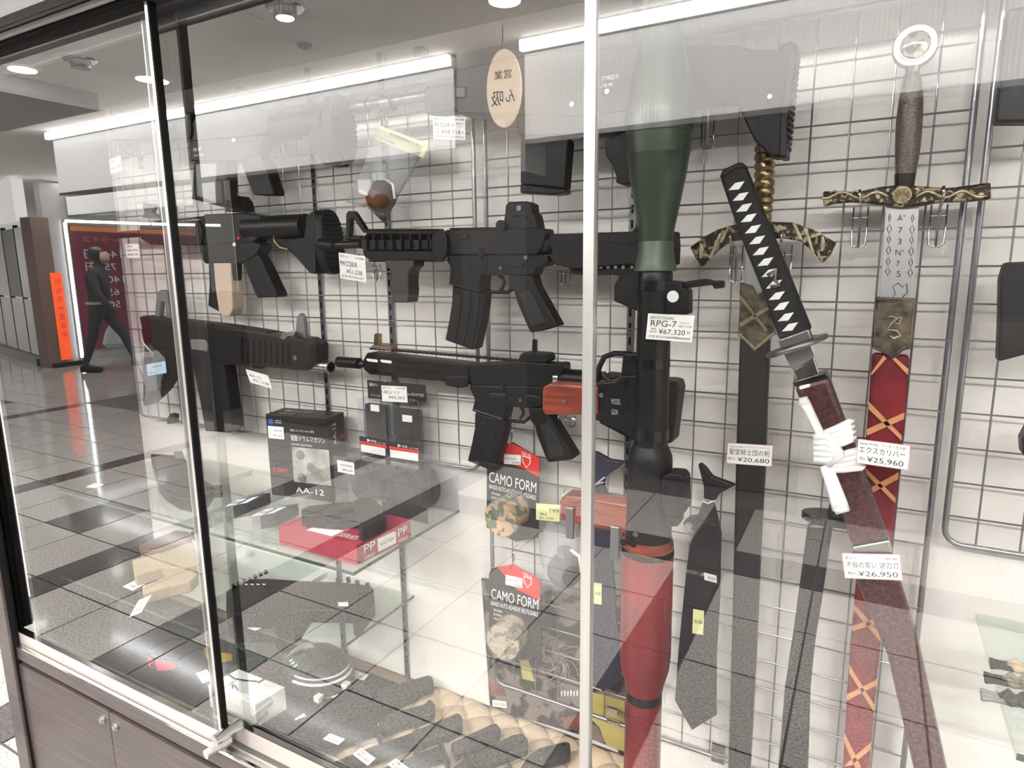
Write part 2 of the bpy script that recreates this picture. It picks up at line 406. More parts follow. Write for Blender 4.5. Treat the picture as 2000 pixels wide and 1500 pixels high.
struct(box('trim_3', (-2.57, 2 * G - 4.2, 0), (-2.05, 2 * G - 3.9, HC + 0.619), DK))
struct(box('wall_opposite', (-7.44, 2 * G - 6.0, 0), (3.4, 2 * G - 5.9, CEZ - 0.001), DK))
for x in (-6.6, -5.2, -3.6, -1.2, 0.4):
    tag(box('shop_cabinet', (x, 2 * G - 4.6, 0), (x + 0.9, 2 * G - 4.15, 1.0 + 0.1 * (int(x * 3) % 3)), mat('dark_cabinet', (0.02, 0.014, 0.012), 0.6), None, 0.01), 'low brown cabinet standing inside the shop opposite', 'cabinet', 'low cabinets in the shop opposite')
cv = thing('added_cove_light', 'long cove light strip above the laminate fascia of the display case', 'lamp', (-2.3, 0.6, HC + 1.2))  # unseen strip added over the case to brighten the mall ceiling
box('trough', (-8.0, 0.56, HC + 1.18), (3.4, 0.64, HC + 1.2), WHP, cv); box('light_strip', (-8.0, 0.57, HC + 1.201), (3.4, 0.63, HC + 1.22), emat('added_cove_tube', (1.0, 0.98, 0.95), 260.0), cv)
# hanging oval sign
sg = thing('oval_sign', 'hanging oval cream sign with brush lettering before the grey pillar', 'sign', V(-2.04, 3.6, HC + 0.845))
oc = V(-2.04, 3.6, HC + 1.065); ov = []
for i in range(40):
    a = 2 * math.pi * i / 40; ov.append(oc + Vector((0.118 * math.cos(a), 0, 0.222 * math.sin(a))))
extrude('plate', ov, Vector((0, -0.02, 0)), mat('cream_lit_sign', (0.9, 0.72, 0.55), 0.5, emit=2.2), sg)
rod('hanger', oc + Vector((0, 0, 0.22)), Vector((oc.x, oc.y, CEZ)), 0.004, DSTEEL, sg)
# the sign faces the case, so its lettering is seen mirrored in the glass
def back_letters(name, tl, right, down, lines, m, parent): return letters(name, tl, right, down, lines, m, parent, 0.002)
TLs = oc + Vector((0.1, 0.003, 0.2))
back_letters('lettering', TLs, Vector((-0.2, 0, 0)), Vector((0, 0, -0.4)), [('営業', 0.2, 0.8, 0.36, 0.14)], INK, sg)
for ch_ in (('ん', 0.1, 0.42, 0.7, 0.22), ('吸', 0.5, 0.92, 0.72, 0.24)): back_letters('lettering', TLs, Vector((-0.2, 0, 0)), Vector((0, 0, -0.4)), [ch_], INK, sg)
# ceiling lamps
LENS = emat('lamp_lens', (1.0, 0.97, 0.93), LIGHT)
LENS2 = emat('spot_lens', (1.0, 0.97, 0.93), LIGHT * 1.2)
def downlight(x, yv, r, lbl, grp, z=CEZ):
    t = thing('ceiling_downlight', lbl, 'ceiling lamp', V(x, yv, z - 0.012), grp); c = V(x, yv, 0)
    lathe('rim', [(Vector((c.x, c.y, z - 0.012)), r + 0.02), (Vector((c.x, c.y, z)), r + 0.025)], WHP, t, 32)
    lathe('lens', [(Vector((c.x, c.y, z - 0.016)), r), (Vector((c.x, c.y, z - 0.0125)), r)], LENS, t, 32)
    spot(c, z - 0.03, BEAM * (0.45 if yv < 2 else 1.0))
def spot(c, z, power):
    l = bpy.data.lights.new('downlight_beam', 'SPOT'); l.energy = power; l.spot_size = math.radians(130); l.spot_blend = 0.6; l.shadow_soft_size = 0.05; l.color = (1, 0.965, 0.92)
    o = bpy.data.objects.new('downlight_beam', l); COL.objects.link(o); o.location = (c.x, c.y, z)
for x, yv in ((-5.35, 2.65), (-4.83, 3.24), (-1.84, 3.27), (0.9, 3.27), (-8.6, 3.6), (-9.2, 4.9), (-12.2, 4.2), (-15.0, 4.8), (-9.2, 7.0), (-6.4, 1.2), (-4.8, 1.2), (-3.2, 1.2), (-1.6, 1.2), (0.0, 1.2)):  # case-front row and price-board corner lamps added to brighten the floor and shop
    downlight(x, yv, 0.085, ('round recessed white downlight in the mall ceiling' if yv > 2 else 'round recessed white downlight in the ceiling row along the case front'), 'recessed downlights in the mall ceiling', CEZ - (0.13 if x < -5.6 and yv < 3.3 else 0))
def gimbal(x, yv, on, lbl):
    t = thing('gimbal_spotlight', lbl, 'ceiling lamp', V(x, yv, CEZ - 0.06)); c = V(x, yv, 0)
    f = lambda z: Vector((c.x, c.y, CEZ + z))
    lathe('rim', [(f(-0.008), 0.14), (f(0), 0.15)], WHP, t, 36)
    lathe('reflector', [(f(-0.014), 0.10), (f(-0.0085), 0.105)], CHROME, t, 36)
    lathe('heat_sink', [(f(-0.045), 0.052), (f(-0.0145), 0.06)], ALU, t, 24)
    for k in range(20):
        a = 2 * math.pi * k / 20; p = f(-0.03) + Vector((math.cos(a) * 0.061, math.sin(a) * 0.061, 0))
        box('fin', (p.x - 0.003, p.y - 0.003, CEZ - 0.044), (p.x + 0.003, p.y + 0.003, CEZ - 0.016), ALU, t)
    lathe('bezel', [(f(-0.06), 0.058), (f(-0.0455), 0.062)], DSTEEL, t, 28)
    lathe('lens', [(f(-0.064), 0.045), (f(-0.0605), 0.048)], LENS2 if on else mat('unlit_lens', (0.5, 0.49, 0.47), 0.3), t, 28)
    if on: spot(c, CEZ - 0.075, BEAM)
gimbal(-4.8, 2.74, False, 'unlit gimbal spotlight between two round downlights')
gimbal(-2.93, 2.75, True, 'glowing gimbal spotlight near the round ceiling vent')
gimbal(-1.05, 2.75, True, 'glowing gimbal spotlight over the corridor before the launcher side of the case')
gimbal(0.83, 2.75, True, 'glowing gimbal spotlight over the corridor at the sword side of the case')
vt = thing('ceiling_vent', 'large round ringed white air vent in the mall ceiling', 'air vent', V(-3.45, 2.75, CEZ - 0.03)); vc = V(-3.45, 2.75, CEZ)
for r0, r1, z in ((0.27, 0.25, 0.012), (0.2, 0.17, 0.024), (0.12, 0.08, 0.03)):
    lathe('vent_ring', [(vc - Vector((0, 0, z)), r1), (vc - Vector((0, 0, z - 0.01)), r0)], CEIL, vt, 48)
tag(lathe('smoke_detector', [(V(-3.3, 3.25, CEZ - 0.03), 0.02), (V(-3.3, 3.25, CEZ - 0.012), 0.045), (V(-3.3, 3.25, CEZ), 0.05)], PILL, None, 24), 'small round smoke detector on the mall ceiling', 'smoke detector')
tag(lathe('ceiling_sensor', [(V(-6.9, 3.0, CEZ - 0.165), 0.015), (V(-6.9, 3.0, CEZ - 0.13), 0.05)], BLACKGAP, None, 20), 'small black dome sensor on the lowered grey ceiling', 'sensor')
# corner shop with price board at the end of the cross corridor
XS = -11.3
mb = thing('menu_board', 'maroon price board with white figures in a tube light frame', 'sign', V(XS, 6.5, 0.1))
box('panel', (XS - 0.03, 2 * G - 8.3, 0.15), (XS, 2 * G - 5.95, HC + 0.75), MENU, mb)
box('top_band', (XS, 2 * G - 8.3, HC + 0.66), (XS + 0.01, 2 * G - 5.95, HC + 0.74), ORG, mb)
tl = Vector((XS + 0.012, 2 * G - 5.98, HC + 0.66)); rgt = Vector((0, -1.1, 0)); dwn = Vector((0, 0, -1.9))
tl = Vector((XS + 0.012, 2 * G - 7.1, HC + 0.66)); rgt = Vector((0, 1.1, 0))
letters('lettering', tl, rgt, dwn, [('カレーライス', 0.08, 0.9, 0.09, 0.06)], ORG, mb, 0.003)
for l_ in [('1440円', 0.35, 0.9, 0.22, 0.085), ('750円', 0.45, 0.9, 0.33, 0.085), ('1400円', 0.35, 0.9, 0.44, 0.085), ('650円', 0.45, 0.9, 0.55, 0.085), ('500円', 0.45, 0.9, 0.66, 0.085)]: letters('lettering', tl, rgt, dwn, [l_], INKW, mb, 0.003)
for l_ in [('サラダ', 0.1, 0.3, 0.22, 0.05), ('スープ', 0.1, 0.3, 0.33, 0.05), ('セット', 0.1, 0.3, 0.44, 0.05), ('ドリンク', 0.1, 0.34, 0.55, 0.05), ('デザート', 0.1, 0.34, 0.66, 0.05)]: letters('small_lettering', tl, rgt, dwn, [l_], INKR, mb, 0.003)['kind'] = 'stuff'
TUBE = emat('tube_light', (0.93, 0.97, 1.0), 22.0)
ft = thing('tube_light_frame', 'bright fluorescent tubes framing the maroon price board', 'lamp', V(XS, 5.86, 0.1))
rod('tube', V(-10.69, 5.57, 0.11), V(-10.69, 5.57, HC + 0.74), 0.022, TUBE, ft)
rod('tube', V(-10.69, 5.58, HC + 0.765), V(-10.69, 6.9, HC + 0.79), 0.02, TUBE, ft)
rod('tube', V(-10.69, 6.94, HC + 0.79), V(-10.69, 8.2, HC + 0.83), 0.02, TUBE, ft)
struct(box('wall_far', (XS - 0.2, 2 * G - 9.0, 0), (XS - 0.04, 2 * G - 5.6, HC + 1.38), PILL))
tag(box('red_vending_cabinet', (XS + 0.05, 2 * G - 8.2, 0), (XS + 0.4, 2 * G - 7.2, 0.62), REDC, None, 0.01), 'low red display cabinet under the maroon price board', 'cabinet')
fascia('short glowing corrugated fascia above the maroon price board', -11.3, -7.8, 5.95, HC + 0.9, HC + 1.33, HC + 1.385)
pp = thing('corner_pillar', 'brown and grey corner pillar wearing an orange banner', 'pillar', V(-10.85, 5.25, 0))
box('brown_face', (-11.0, 2 * G - 5.36, 0), (-10.72, 2 * G - 5.12, HC + 0.8), BRPOST, pp)
box('grey_face', (-11.05, 2 * G - 5.54, 0), (-10.74, 2 * G - 5.361, HC + 0.8), PILL, pp)
box('plinth', (-11.1, 2 * G - 5.56, 0), (-10.66, 2 * G - 5.15, 0.06), BLACKGAP, pp)
bn = thing('vertical_banner', 'narrow vertical orange banner fixed on the corner pillar', 'banner', V(-10.71, 5.4, 0.1))
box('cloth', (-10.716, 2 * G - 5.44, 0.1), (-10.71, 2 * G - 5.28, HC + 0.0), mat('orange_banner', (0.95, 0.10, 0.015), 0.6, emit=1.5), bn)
for l_ in [(ch, 0.15, 0.85, 0.1 + 0.11 * i, 0.09) for i, ch in enumerate('おもちゃ買取中')]: letters('lettering', Vector((-10.709, 2 * G - 5.43, HC - 0.05)), Vector((0, 0.12, 0)), Vector((0, 0, -1.2)), [l_], INKR, bn, 0.002)
pt = thing('partition_wall', 'white panelled shop partition with dark posts along the far corridor', 'partition', V(-14, 6.1, 0))
A, B = V(-11.15, 5.3, 0), V(-18.0, 6.95, 0); dv = (B - A) / 8; nv = Vector((dv.y, -dv.x, 0)).normalized()
for i in range(8):
    a = A + dv * i; b = A + dv * (i + 1); g = dv.normalized() * 0.04
    q = [a + g, b - g, b - g + nv * 0.03, a + g + nv * 0.03]
    for nm, z0, z1, mm in (('lower_panel', 0.12, 1.0, WPANEL), ('upper_panel', 1.03, HC + 0.7, GREYP if i % 2 else WPANEL)):
        obj(nm, [Vector((p.x, p.y, z0)) for p in q] + [Vector((p.x, p.y, z1)) for p in q], BOXF, mm, pt)
    rod('post', Vector((a.x, a.y, 0)), Vector((a.x, a.y, HC + 0.75)), 0.035, BLACKGAP, pt, n=6)
pf = [A, B, B + nv * 0.15, A + nv * 0.15]
obj('skirting', [Vector((p.x, p.y, 0)) for p in pf] + [Vector((p.x, p.y, 0.11)) for p in pf], BOXF, DSTEEL, pt)
obj('head_panel', [Vector((p.x, p.y, HC + 0.76)) for p in pf] + [Vector((p.x, p.y, HC + 1.38)) for p in pf], BOXF, BANDM, pt)
# ------------------------------------------------------------------ walking person (seen mirrored)
def person():
    base = V(-9.6, 5.32, 0); f = Vector((0.75, -0.66, 0)).normalized(); s = Vector((-f.y, f.x, 0))
    def q(a, b, z): return base + f * a + s * b + Vector((0, 0, z))
    J = {'pel': (q(0, 0, 0.93), .15), 'chest': (q(0.03, 0, 1.28), .17), 'neck': (q(0.05, 0, 1.47), .065), 'chin': (q(0.085, 0, 1.56), .075), 'head': (q(0.07, 0, 1.64), .10), 'crown': (q(0.06, 0, 1.70), .085),
         'hl': (q(0, .09, .9), .10), 'kl': (q(-0.1, .1, .5), .068), 'al': (q(-0.24, .1, .1), .045), 'tl': (q(-0.08, .11, .04), .04),
         'hr': (q(0, -.09, .9), .10), 'kr': (q(0.24, -.1, .52), .068), 'ar': (q(0.36, -.1, .14), .045), 'tr': (q(0.52, -.1, .13), .04),
         'sl': (q(0.02, .19, 1.39), .075), 'el': (q(0.08, .23, 1.1), .055), 'wl': (q(0.22, .2, .9), .04), 'fl': (q(0.27, .2, .83), .035),
         'sr': (q(0.02, -.19, 1.39), .075), 'er': (q(-0.1, -.23, 1.12), .055), 'wr': (q(-0.04, -.22, .87), .04), 'fr': (q(-0.01, -.22, .79), .035)}
    E_ = ['pel chest', 'chest neck', 'neck chin', 'chin head', 'head crown', 'pel hl', 'hl kl', 'kl al', 'al tl', 'pel hr', 'hr kr', 'kr ar', 'ar tr', 'chest sl', 'sl el', 'el wl', 'wl fl', 'chest sr', 'sr er', 'er wr', 'wr fr']
    ks = list(J); root = thing('person', 'person in dark sweater and trousers walking along the corridor with a bag', 'person', base)
    me = bpy.data.meshes.new('body'); me.from_pydata([J[k][0] - base for k in ks], [tuple(ks.index(x) for x in e.split()) for e in E_], [])
    o = bpy.data.objects.new('body', me); COL.objects.link(o); o.parent = root; OFF[o.name] = base
    md = o.modifiers.new('skin', 'SKIN'); md.use_smooth_shade = True
    for i, k in enumerate(ks):
        me.skin_vertices[0].data[i].radius = (J[k][1], J[k][1]); me.skin_vertices[0].data[i].use_root = (k == 'pel')
    o.modifiers.new('sub', 'SUBSURF').levels = 2; o.modifiers['sub'].render_levels = 2
    me.materials.append(mat('dark_clothes', (0.012, 0.013, 0.018), 0.8))
    lathe('face', [(q(0.1, 0, 1.53), .05), (q(0.125, 0, 1.58), .075), (q(0.12, 0, 1.64), .082), (q(0.105, 0, 1.69), .06)], mat('skin_tone', (0.42, 0.25, 0.18), 0.6), root, 16)
    lathe('hair', [(q(0.02, 0, 1.58), .08), (q(0.03, 0, 1.66), .105), (q(0.05, 0, 1.725), .09), (q(0.06, 0, 1.76), .03)], mat('black_hair', (0.01, 0.009, 0.009), 0.6), root, 18)
    lathe('belt', [(q(0, 0, 0.965), .165), (q(0, 0, 1.0), .165)], mat('grey_belt', (0.35, 0.34, 0.33), 0.6), root, 20)
    for sd, (a, b) in (('l', ('al', 'tl')), ('r', ('ar', 'tr'))):
        tube('shoe', [J[a][0] + Vector((0, 0, -0.04)) - f * 0.05, J[b][0] + f * 0.02, J[b][0] + f * 0.06], [0.05, 0.048, 0.03], BLACKGAP, root)
    hb = q(-0.01, -.47, .78)
    bag = thing('carrier_bag', 'pale blue plastic carrier bag held by the walking person', 'bag', hb - Vector((0, 0, 0.48)))
    lathe('body', [(hb - Vector((0, 0, .48)), .13), (hb - Vector((0, 0, .42)), .17), (hb - Vector((0, 0, .25)), .12), (hb - Vector((0, 0, .1)), .03), (hb, .012)], mat('pale_bag', (0.5, 0.56, 0.62), 0.5), bag, 14)
    tube('handle', [hb - Vector((0, 0, .1)), hb + s * 0.02, hb + Vector((0, 0, .03)), hb - s * 0.02], .008, mat('pale_bag', (0, 0, 0)), bag)
person()
# ================================================================== the display case
XR = 1.25
zt = HC + 0.425; zb = HC - 0.884         # glass top, glass bottom
case = thing('display_case', 'long wood laminate display case with sliding glass doors and cloth back wall', 'display case', ((XL + XR) / 2, 0.9, 0))
box('back_panel', (XL, YW, ZF), (XR, YW + 0.02, zt + 0.05), FAB, case)
box('end_panel', (XL - 0.02, G + 0.05, ZF), (XL, YW + 0.02, zt + 0.05), ENDP, case)
box('end_panel', (XR, G + 0.05, ZF), (XR + 0.02, YW + 0.02, zt + 0.05), ENDP, case)
box('floor_panel', (XL, G + 0.04, ZF - 0.03), (XR, YW + 0.02, ZF - 0.004), BROWN, case)
box('floor_mat', (XL, G + 0.06, ZF - 0.004), (XR, YW - 0.03, ZF), MAT_, case)
box('top_panel', (XL - 0.06, G - 0.05, zt + 0.012), (XR, YW + 0.02, zt + 0.05), LAMD, case)
box('fascia_board', (XL - 0.06, G - 0.075, zt + 0.012), (XR, G - 0.052, CEZ - 0.02), LAMD, case)
box('top_rail', (XL, G - 0.03, zt), (XR, G - 0.012, zt + 0.012), BLACKGAP, case)
box('top_rail', (XL, G - 0.04, zt + 0.003), (XR, G - 0.032, zt + 0.010), ALU, case)
box('top_rail', (XL, G + 0.03, zt - 0.022), (XR, G + 0.04, zt + 0.012), GREYP, case)
# corner post, bottom rails, lower cabinet
xp0, xp1 = P(22, 1400, 0.682).x, P(42, 1400, 0.682).x; xg = P(50, 1400, 0.694).x
box('corner_post', (xp0, 0.682, 0), (xp1, 0.70, zt + 0.012), LAM, case, 0.002)
box('post_strip', (xp1 + 0.0002, 0.688, 0), (xg, 0.70, zt), BLACKGAP, case)
box('post_strip', (XL + 0.0062, G - 0.004, zb), (XL + 0.034, G + 0.024, zt - 0.02), BLACKGAP, case)
box('end_infill', (xp0, 0.7002, 0), (xg, 0.708, zt), BLACKGAP, case)
zl = HC - 0.918
box('front_rail', (xg - 0.012, 0.694, HC - 0.950), (XR, 0.702, zl), LAM, case, 0.0005)
box('front_lip', (xg - 0.012, 0.694, zl), (XR, 0.702, zl + 0.007), CHROME, case, 0.001)
box('track_base', (xg, 0.7022, HC - 0.94), (XR, G + 0.05, HC - 0.934), ALU, case)
for yy in (0.7025, 0.724, 0.748): box('door_track', (xg, yy, HC - 0.9338), (XR, yy + 0.003, HC - 0.926), ALU, case)
box('recess', (XL - 0.005, G, 0.06), (XR, YW, ZF - 0.032), BLACKGAP, case)
box('gap_strip', (xg - 0.01, 0.705, HC - 0.97), (XR, 0.712, HC - 0.9402), BLACKGAP, case)
ztop = HC - 0.965
xs = P(212, 1392, 0.694).x
for i in range(4):
    a, b = (xg + 0.002, xs - 0.0012) if i == 0 else (xs + 0.0012 + 0.42 * (i - 1), xs + 0.42 * i - 0.0012)
    dr = box('cabinet_door', (a, 0.694, 0.09), (b, 0.704, ztop), LAM, case, 0.0005)
    xk = b - 0.024 if i % 2 == 0 else a + 0.024
    k3 = Vector((xk, 0.6938, ztop - 0.024))
    lk = lathe('lock', [(k3, .009), (k3 - Vector((0, .003, 0)), .009), (k3 - Vector((0, .0032, 0)), .0065), (k3 - Vector((0, .007, 0)), .006)], STEEL, dr, 24)
box('plinth', (xg, G, 0), (XR, YW, 0.06), BLACKGAP, case)
# sliding glass doors
xd = P(303, 60, G - 0.006).x            # right edge of the far door
xd2 = P(300, 217, G + 0.022).x          # left edge of the inner door
xc = P(1146, 700, G).x
def door(x0, x1, y, strips, handle=None):
    d = box('glass_door', (x0, y, zb), (x1, y + 0.005, zt), GL, case)
    for a, b, m_ in strips: box('edge_strip', (a, y - 0.004, zb), (b, y + 0.009, zt - 0.001), m_, d)
    box('bottom_channel', (x0, y - 0.005, zb - 0.038), (x1, y + 0.010, zb), mat('rosy_satin_rail', (0.62, 0.55, 0.51), 0.3, 0.3), d, 0.001); box('channel_lip', (x0, y - 0.0056, zb), (x1, y + 0.0106, zb + 0.0015), CHROME, d)
    if handle:
        box('door_pull', (handle[0], y - 0.004, handle[1]), (handle[0] + 0.011, y - 0.0003, handle[1] + 0.043), DSTEEL, d, 0.001)
    return d
pa = P(1095, 1067, G - 0.01); pb = P(1200, 1092, G - 0.01)
dl = door(XL + 0.01, xd, G - 0.009, [(xd - 0.011, xd - 0.004, ALU), (xd - 0.004, xd, BLACKGAP)])
dc = door(xd2, xc - 0.0005, G + 0.02, [(xc - 0.0125, xc - 0.0005, ALU), (xd2, xd2 + 0.003, ALU)], (pa.x - 0.005, pa.z))
dr_ = door(xc + 0.0005, xc + 0.78, G - 0.009, [(xc + 0.0005, xc + 0.0125, ALU)], (pb.x - 0.005, pb.z))
kx = P(452, 1425, G - 0.01)
rod('lock', kx + Vector((0, 0.02, 0)), kx + Vector((-0.004, -0.035, -0.002)), 0.011, CHROME, dl, n=20)
kx = P(432, 1455, G - 0.02)
rod('lock', kx + Vector((0, 0.02, 0)), kx + Vector((-0.006, -0.03, -0.002)), 0.009, ALU, dl, n=20)
# slotted wall standards
def standard(px, py, z0, z1, lbl):
    x = P(px, py, YW - 0.004).x
    t = thing('shelf_standard', lbl, 'shelf standard', (x, YW - 0.004, z0))
    box('strip', (x - 0.006, YW - 0.006, z0), (x + 0.006, YW - 0.0005, z1), DSTEEL, t)
    q = []; z = z0 + 0.02
    while z < z1 - 0.02:
        q.append([Vector(p) for p in ((x - 0.002, YW - 0.0068, z), (x + 0.002, YW - 0.0068, z), (x + 0.002, YW - 0.005, z), (x - 0.002, YW - 0.005, z), (x - 0.002, YW - 0.0068, z + 0.014), (x + 0.002, YW - 0.0068, z + 0.014), (x + 0.002, YW - 0.005, z + 0.014), (x - 0.002, YW - 0.005, z + 0.014))]); z += 0.025
    boxes('slot_row', q, BLACKGAP, t)
standard(340, 400, ZF, zt, 'slotted steel shelf standard nearest the dark end panel')
standard(625, 540, ZF, zt, 'slotted steel shelf standard behind the ribbed rifle butts')
standard(768, 700, ZF, zt, 'slotted steel shelf standard behind the brown foregrip')
standard(1232, 600, ZF, zt, 'slotted steel shelf standard behind the launcher tube')
# glass shelves
def shelf(name, x0, x1, z, lbl, yf=0.768):
    t = thing('glass_shelf', lbl, 'shelf', ((x0 + x1) / 2, 0.93, z - 0.006))
    box('pane', (x0, yf, z - 0.006), (x1, YW - 0.006, z), SHG, t)
    box('front_edge', (x0, yf - 0.0006, z - 0.0062), (x1, yf - 0.0001, z), EDG, t); box('side_edge', (x1 + 0.0001, yf, z - 0.0062), (x1 + 0.0006, YW - 0.006, z), EDG, t)
    for xb in (x0 + 0.3, x1 - 0.27): box('bracket', (xb - 0.0015, YW - 0.16, z - 0.018), (xb + 0.0015, YW - 0.007, z - 0.0062), STEEL, t)
shelf('a', -1.68, P(690, 1113, 0.768).x, Z1, 'upper glass shelf carrying the boxed drum magazines')
shelf('b', -1.70, P(600, 1320, 0.768).x, Z2, 'lower glass shelf carrying the tan carbine and the black submachine gun')
zr_ = P(1916, 1198, YW).z; yr = PZ(1920, 1452, zr_).y
t = thing('glass_shelf', 'small glass shelf with green edge carrying the braided cords', 'shelf', (0.35, 0.95, zr_ - 0.008))
box('pane', (P(1918, 1320, 1.0).x, yr, zr_ - 0.008), (0.8, YW - 0.002, zr_), SHG, t)
box('front_edge', (P(1918, 1320, 1.0).x, yr - 0.0006, zr_ - 0.0082), (0.8, yr - 0.0001, zr_), EDG, t)
# wire grids
def grid(lbl, x0, x1, z0, z1, xoff, zoff, rfr=0.0042):
    t = thing('wire_grid', lbl, 'wire grid', ((x0 + x1) / 2, YG, z0)); r = 0.022; pts = []
    for cx, cz, a0 in ((x1 - r, z1 - r, 0), (x0 + r, z1 - r, 90), (x0 + r, z0 + r, 180), (x1 - r, z0 + r, 270)):
        for k in range(5): a = math.radians(a0 + k * 22.5); pts.append(Vector((cx + r * math.cos(a), YG, cz + r * math.sin(a))))
    tube('frame', pts, rfr, WIRE, t, 8, closed=True)
    x = xoff
    while x - 0.05 > x0 + 0.015: x -= 0.05
    while x < x1 - 0.015: rod('wire', (x, YG + 0.001, z0), (x, YG + 0.001, z1), 0.0014, WIRE, t, n=6); x += 0.05
    z = zoff
    while z - 0.05 > z0 + 0.02: z -= 0.05
    while z < z1 - 0.01: rod('wire', (x0 - 0.002, YG - 0.0025, z), (x1 + 0.002, YG - 0.0025, z), 0.0014, WIRE, t, n=6); z += 0.05
ztg = P(1410, 62, YG).z; zo = HC + 0.294
grid('wide wire grid on the back wall carrying the rifles beside the end panel', -1.80, P(929, 500, YG).x, HC - 0.402, ztg, -1.115, zo)
grid('tall wire grid carrying the launcher, the swords and the neckties', P(951, 500, YG).x, P(1868, 530, YG).x, HC - 0.868, ztg, 0.0067, zo)
grid('wire grid with a rounded lower corner beside the sword grid', P(1905, 500, YG).x, 0.75, HC - 0.3985, ztg + 0.02, P(1950, 700, YG).x, zo)
for px, py, lb in ((1197, 1400, 'behind the launcher'), (1403, 1473, 'beside the black neck tie')):
    c = P(px, py, YG - 0.006); t = thing('grid_clip', 'chrome clip holding the foot of the sword grid ' + lb, 'clip', c)
    box('plate', (c.x - 0.012, c.y - 0.004, c.z + 0.004), (c.x + 0.012, c.y, c.z + 0.022), CHROME, t, 0.002)
    box('lip', (c.x - 0.012, c.y - 0.004, c.z - 0.016), (c.x + 0.012, c.y + 0.002, c.z - 0.006), CHROME, t, 0.002)
# ================================================================== hung replica guns
def parts(root, fr, Y, spec):
    """spec rows: (part name, material, thickness m, shift towards viewer m, outline)"""
    for nm, m_, th, dy, pts in spec: prism(nm, fr(pts), Y - dy, th, m_, root, min(0.0025, th * 0.12))
def rail(root, fr, a, b, n, Y, w, hpx, m_, nm='rail_teeth'):
    (ax, ay), (bx, by) = fr([a, b]); q = []
    for i in range(n):
        t0 = i / n; t1 = (i + 0.55) / n
        x0, y0 = ax + (bx - ax) * t0, ay + (by - ay) * t0; x1, y1 = ax + (bx - ax) * t1, ay + (by - ay) * t1
        q.append(pquad([(x0, y0), (x1, y1), (x1, y1 - hpx), (x0, y0 - hpx)], Y - w / 2, Y + w / 2))
    vs = []; fs = []
    for c in q:
        k = len(vs); vs += c; fs += [tuple(k + i for i in f) for f in ((0, 1, 2, 3), (7, 6, 5, 4), (0, 4, 5, 1), (1, 5, 6, 2), (2, 6, 7, 3), (3, 7, 4, 0))]
    o = obj(nm, vs, fs, m_, root); o['kind'] = 'stuff'
def barrel(root, fr, a, b, Y, r, m_, nm='barrel', r2=None, n=18):
    (ax, ay), (bx, by) = fr([a, b]); rod(nm, P(ax, ay, Y), P(bx, by, Y), r, m_, root, r2, n)
def path(root, nm, fr, pts, Y, r, m_, flat=1.0): pxtube(nm, fr(pts), Y, r, m_, root, flat=flat)
def pin(root, fr, c, rpx, Y, m_, nm='pin', th=0.004):
    (x, y), = fr([c]); disc(nm, x, y, rpx, Y - th, th, m_, root, 16)
def hook(px, py, lbl, Y=YG, w=0.018, h=0.055, tip=0.05):
    c = P(px, py, Y - 0.004); t = thing('wall_hook', lbl, 'hook', c, 'wire hooks on the grids'); y = Y - 0.006
    tube('loop', [Vector((c.x - w / 2, y, c.z)), Vector((c.x - w / 2, y, c.z - h + .004)), Vector((c.x - w / 2 + .004, y, c.z - h)), Vector((c.x + w / 2 - .004, y, c.z - h)), Vector((c.x + w / 2, y, c.z - h + .004)), Vector((c.x + w / 2, y, c.z))], 0.0014, CHROME, t)
    rod('crossbar', (c.x - w / 2 - .001, y, c.z - h * .25), (c.x + w / 2 + .001, y, c.z - h * .25), 0.0014, CHROME, t, n=8)
    tube('prong', [Vector((c.x, y, c.z - h)), Vector((c.x, y - .001, c.z - h * .2)), Vector((c.x, y - tip * .4, c.z)), Vector((c.x - .001, y - tip, c.z + .004)), Vector((c.x - .002, y - tip, c.z + .018))], 0.002, CHROME, t)
YA = 1.02
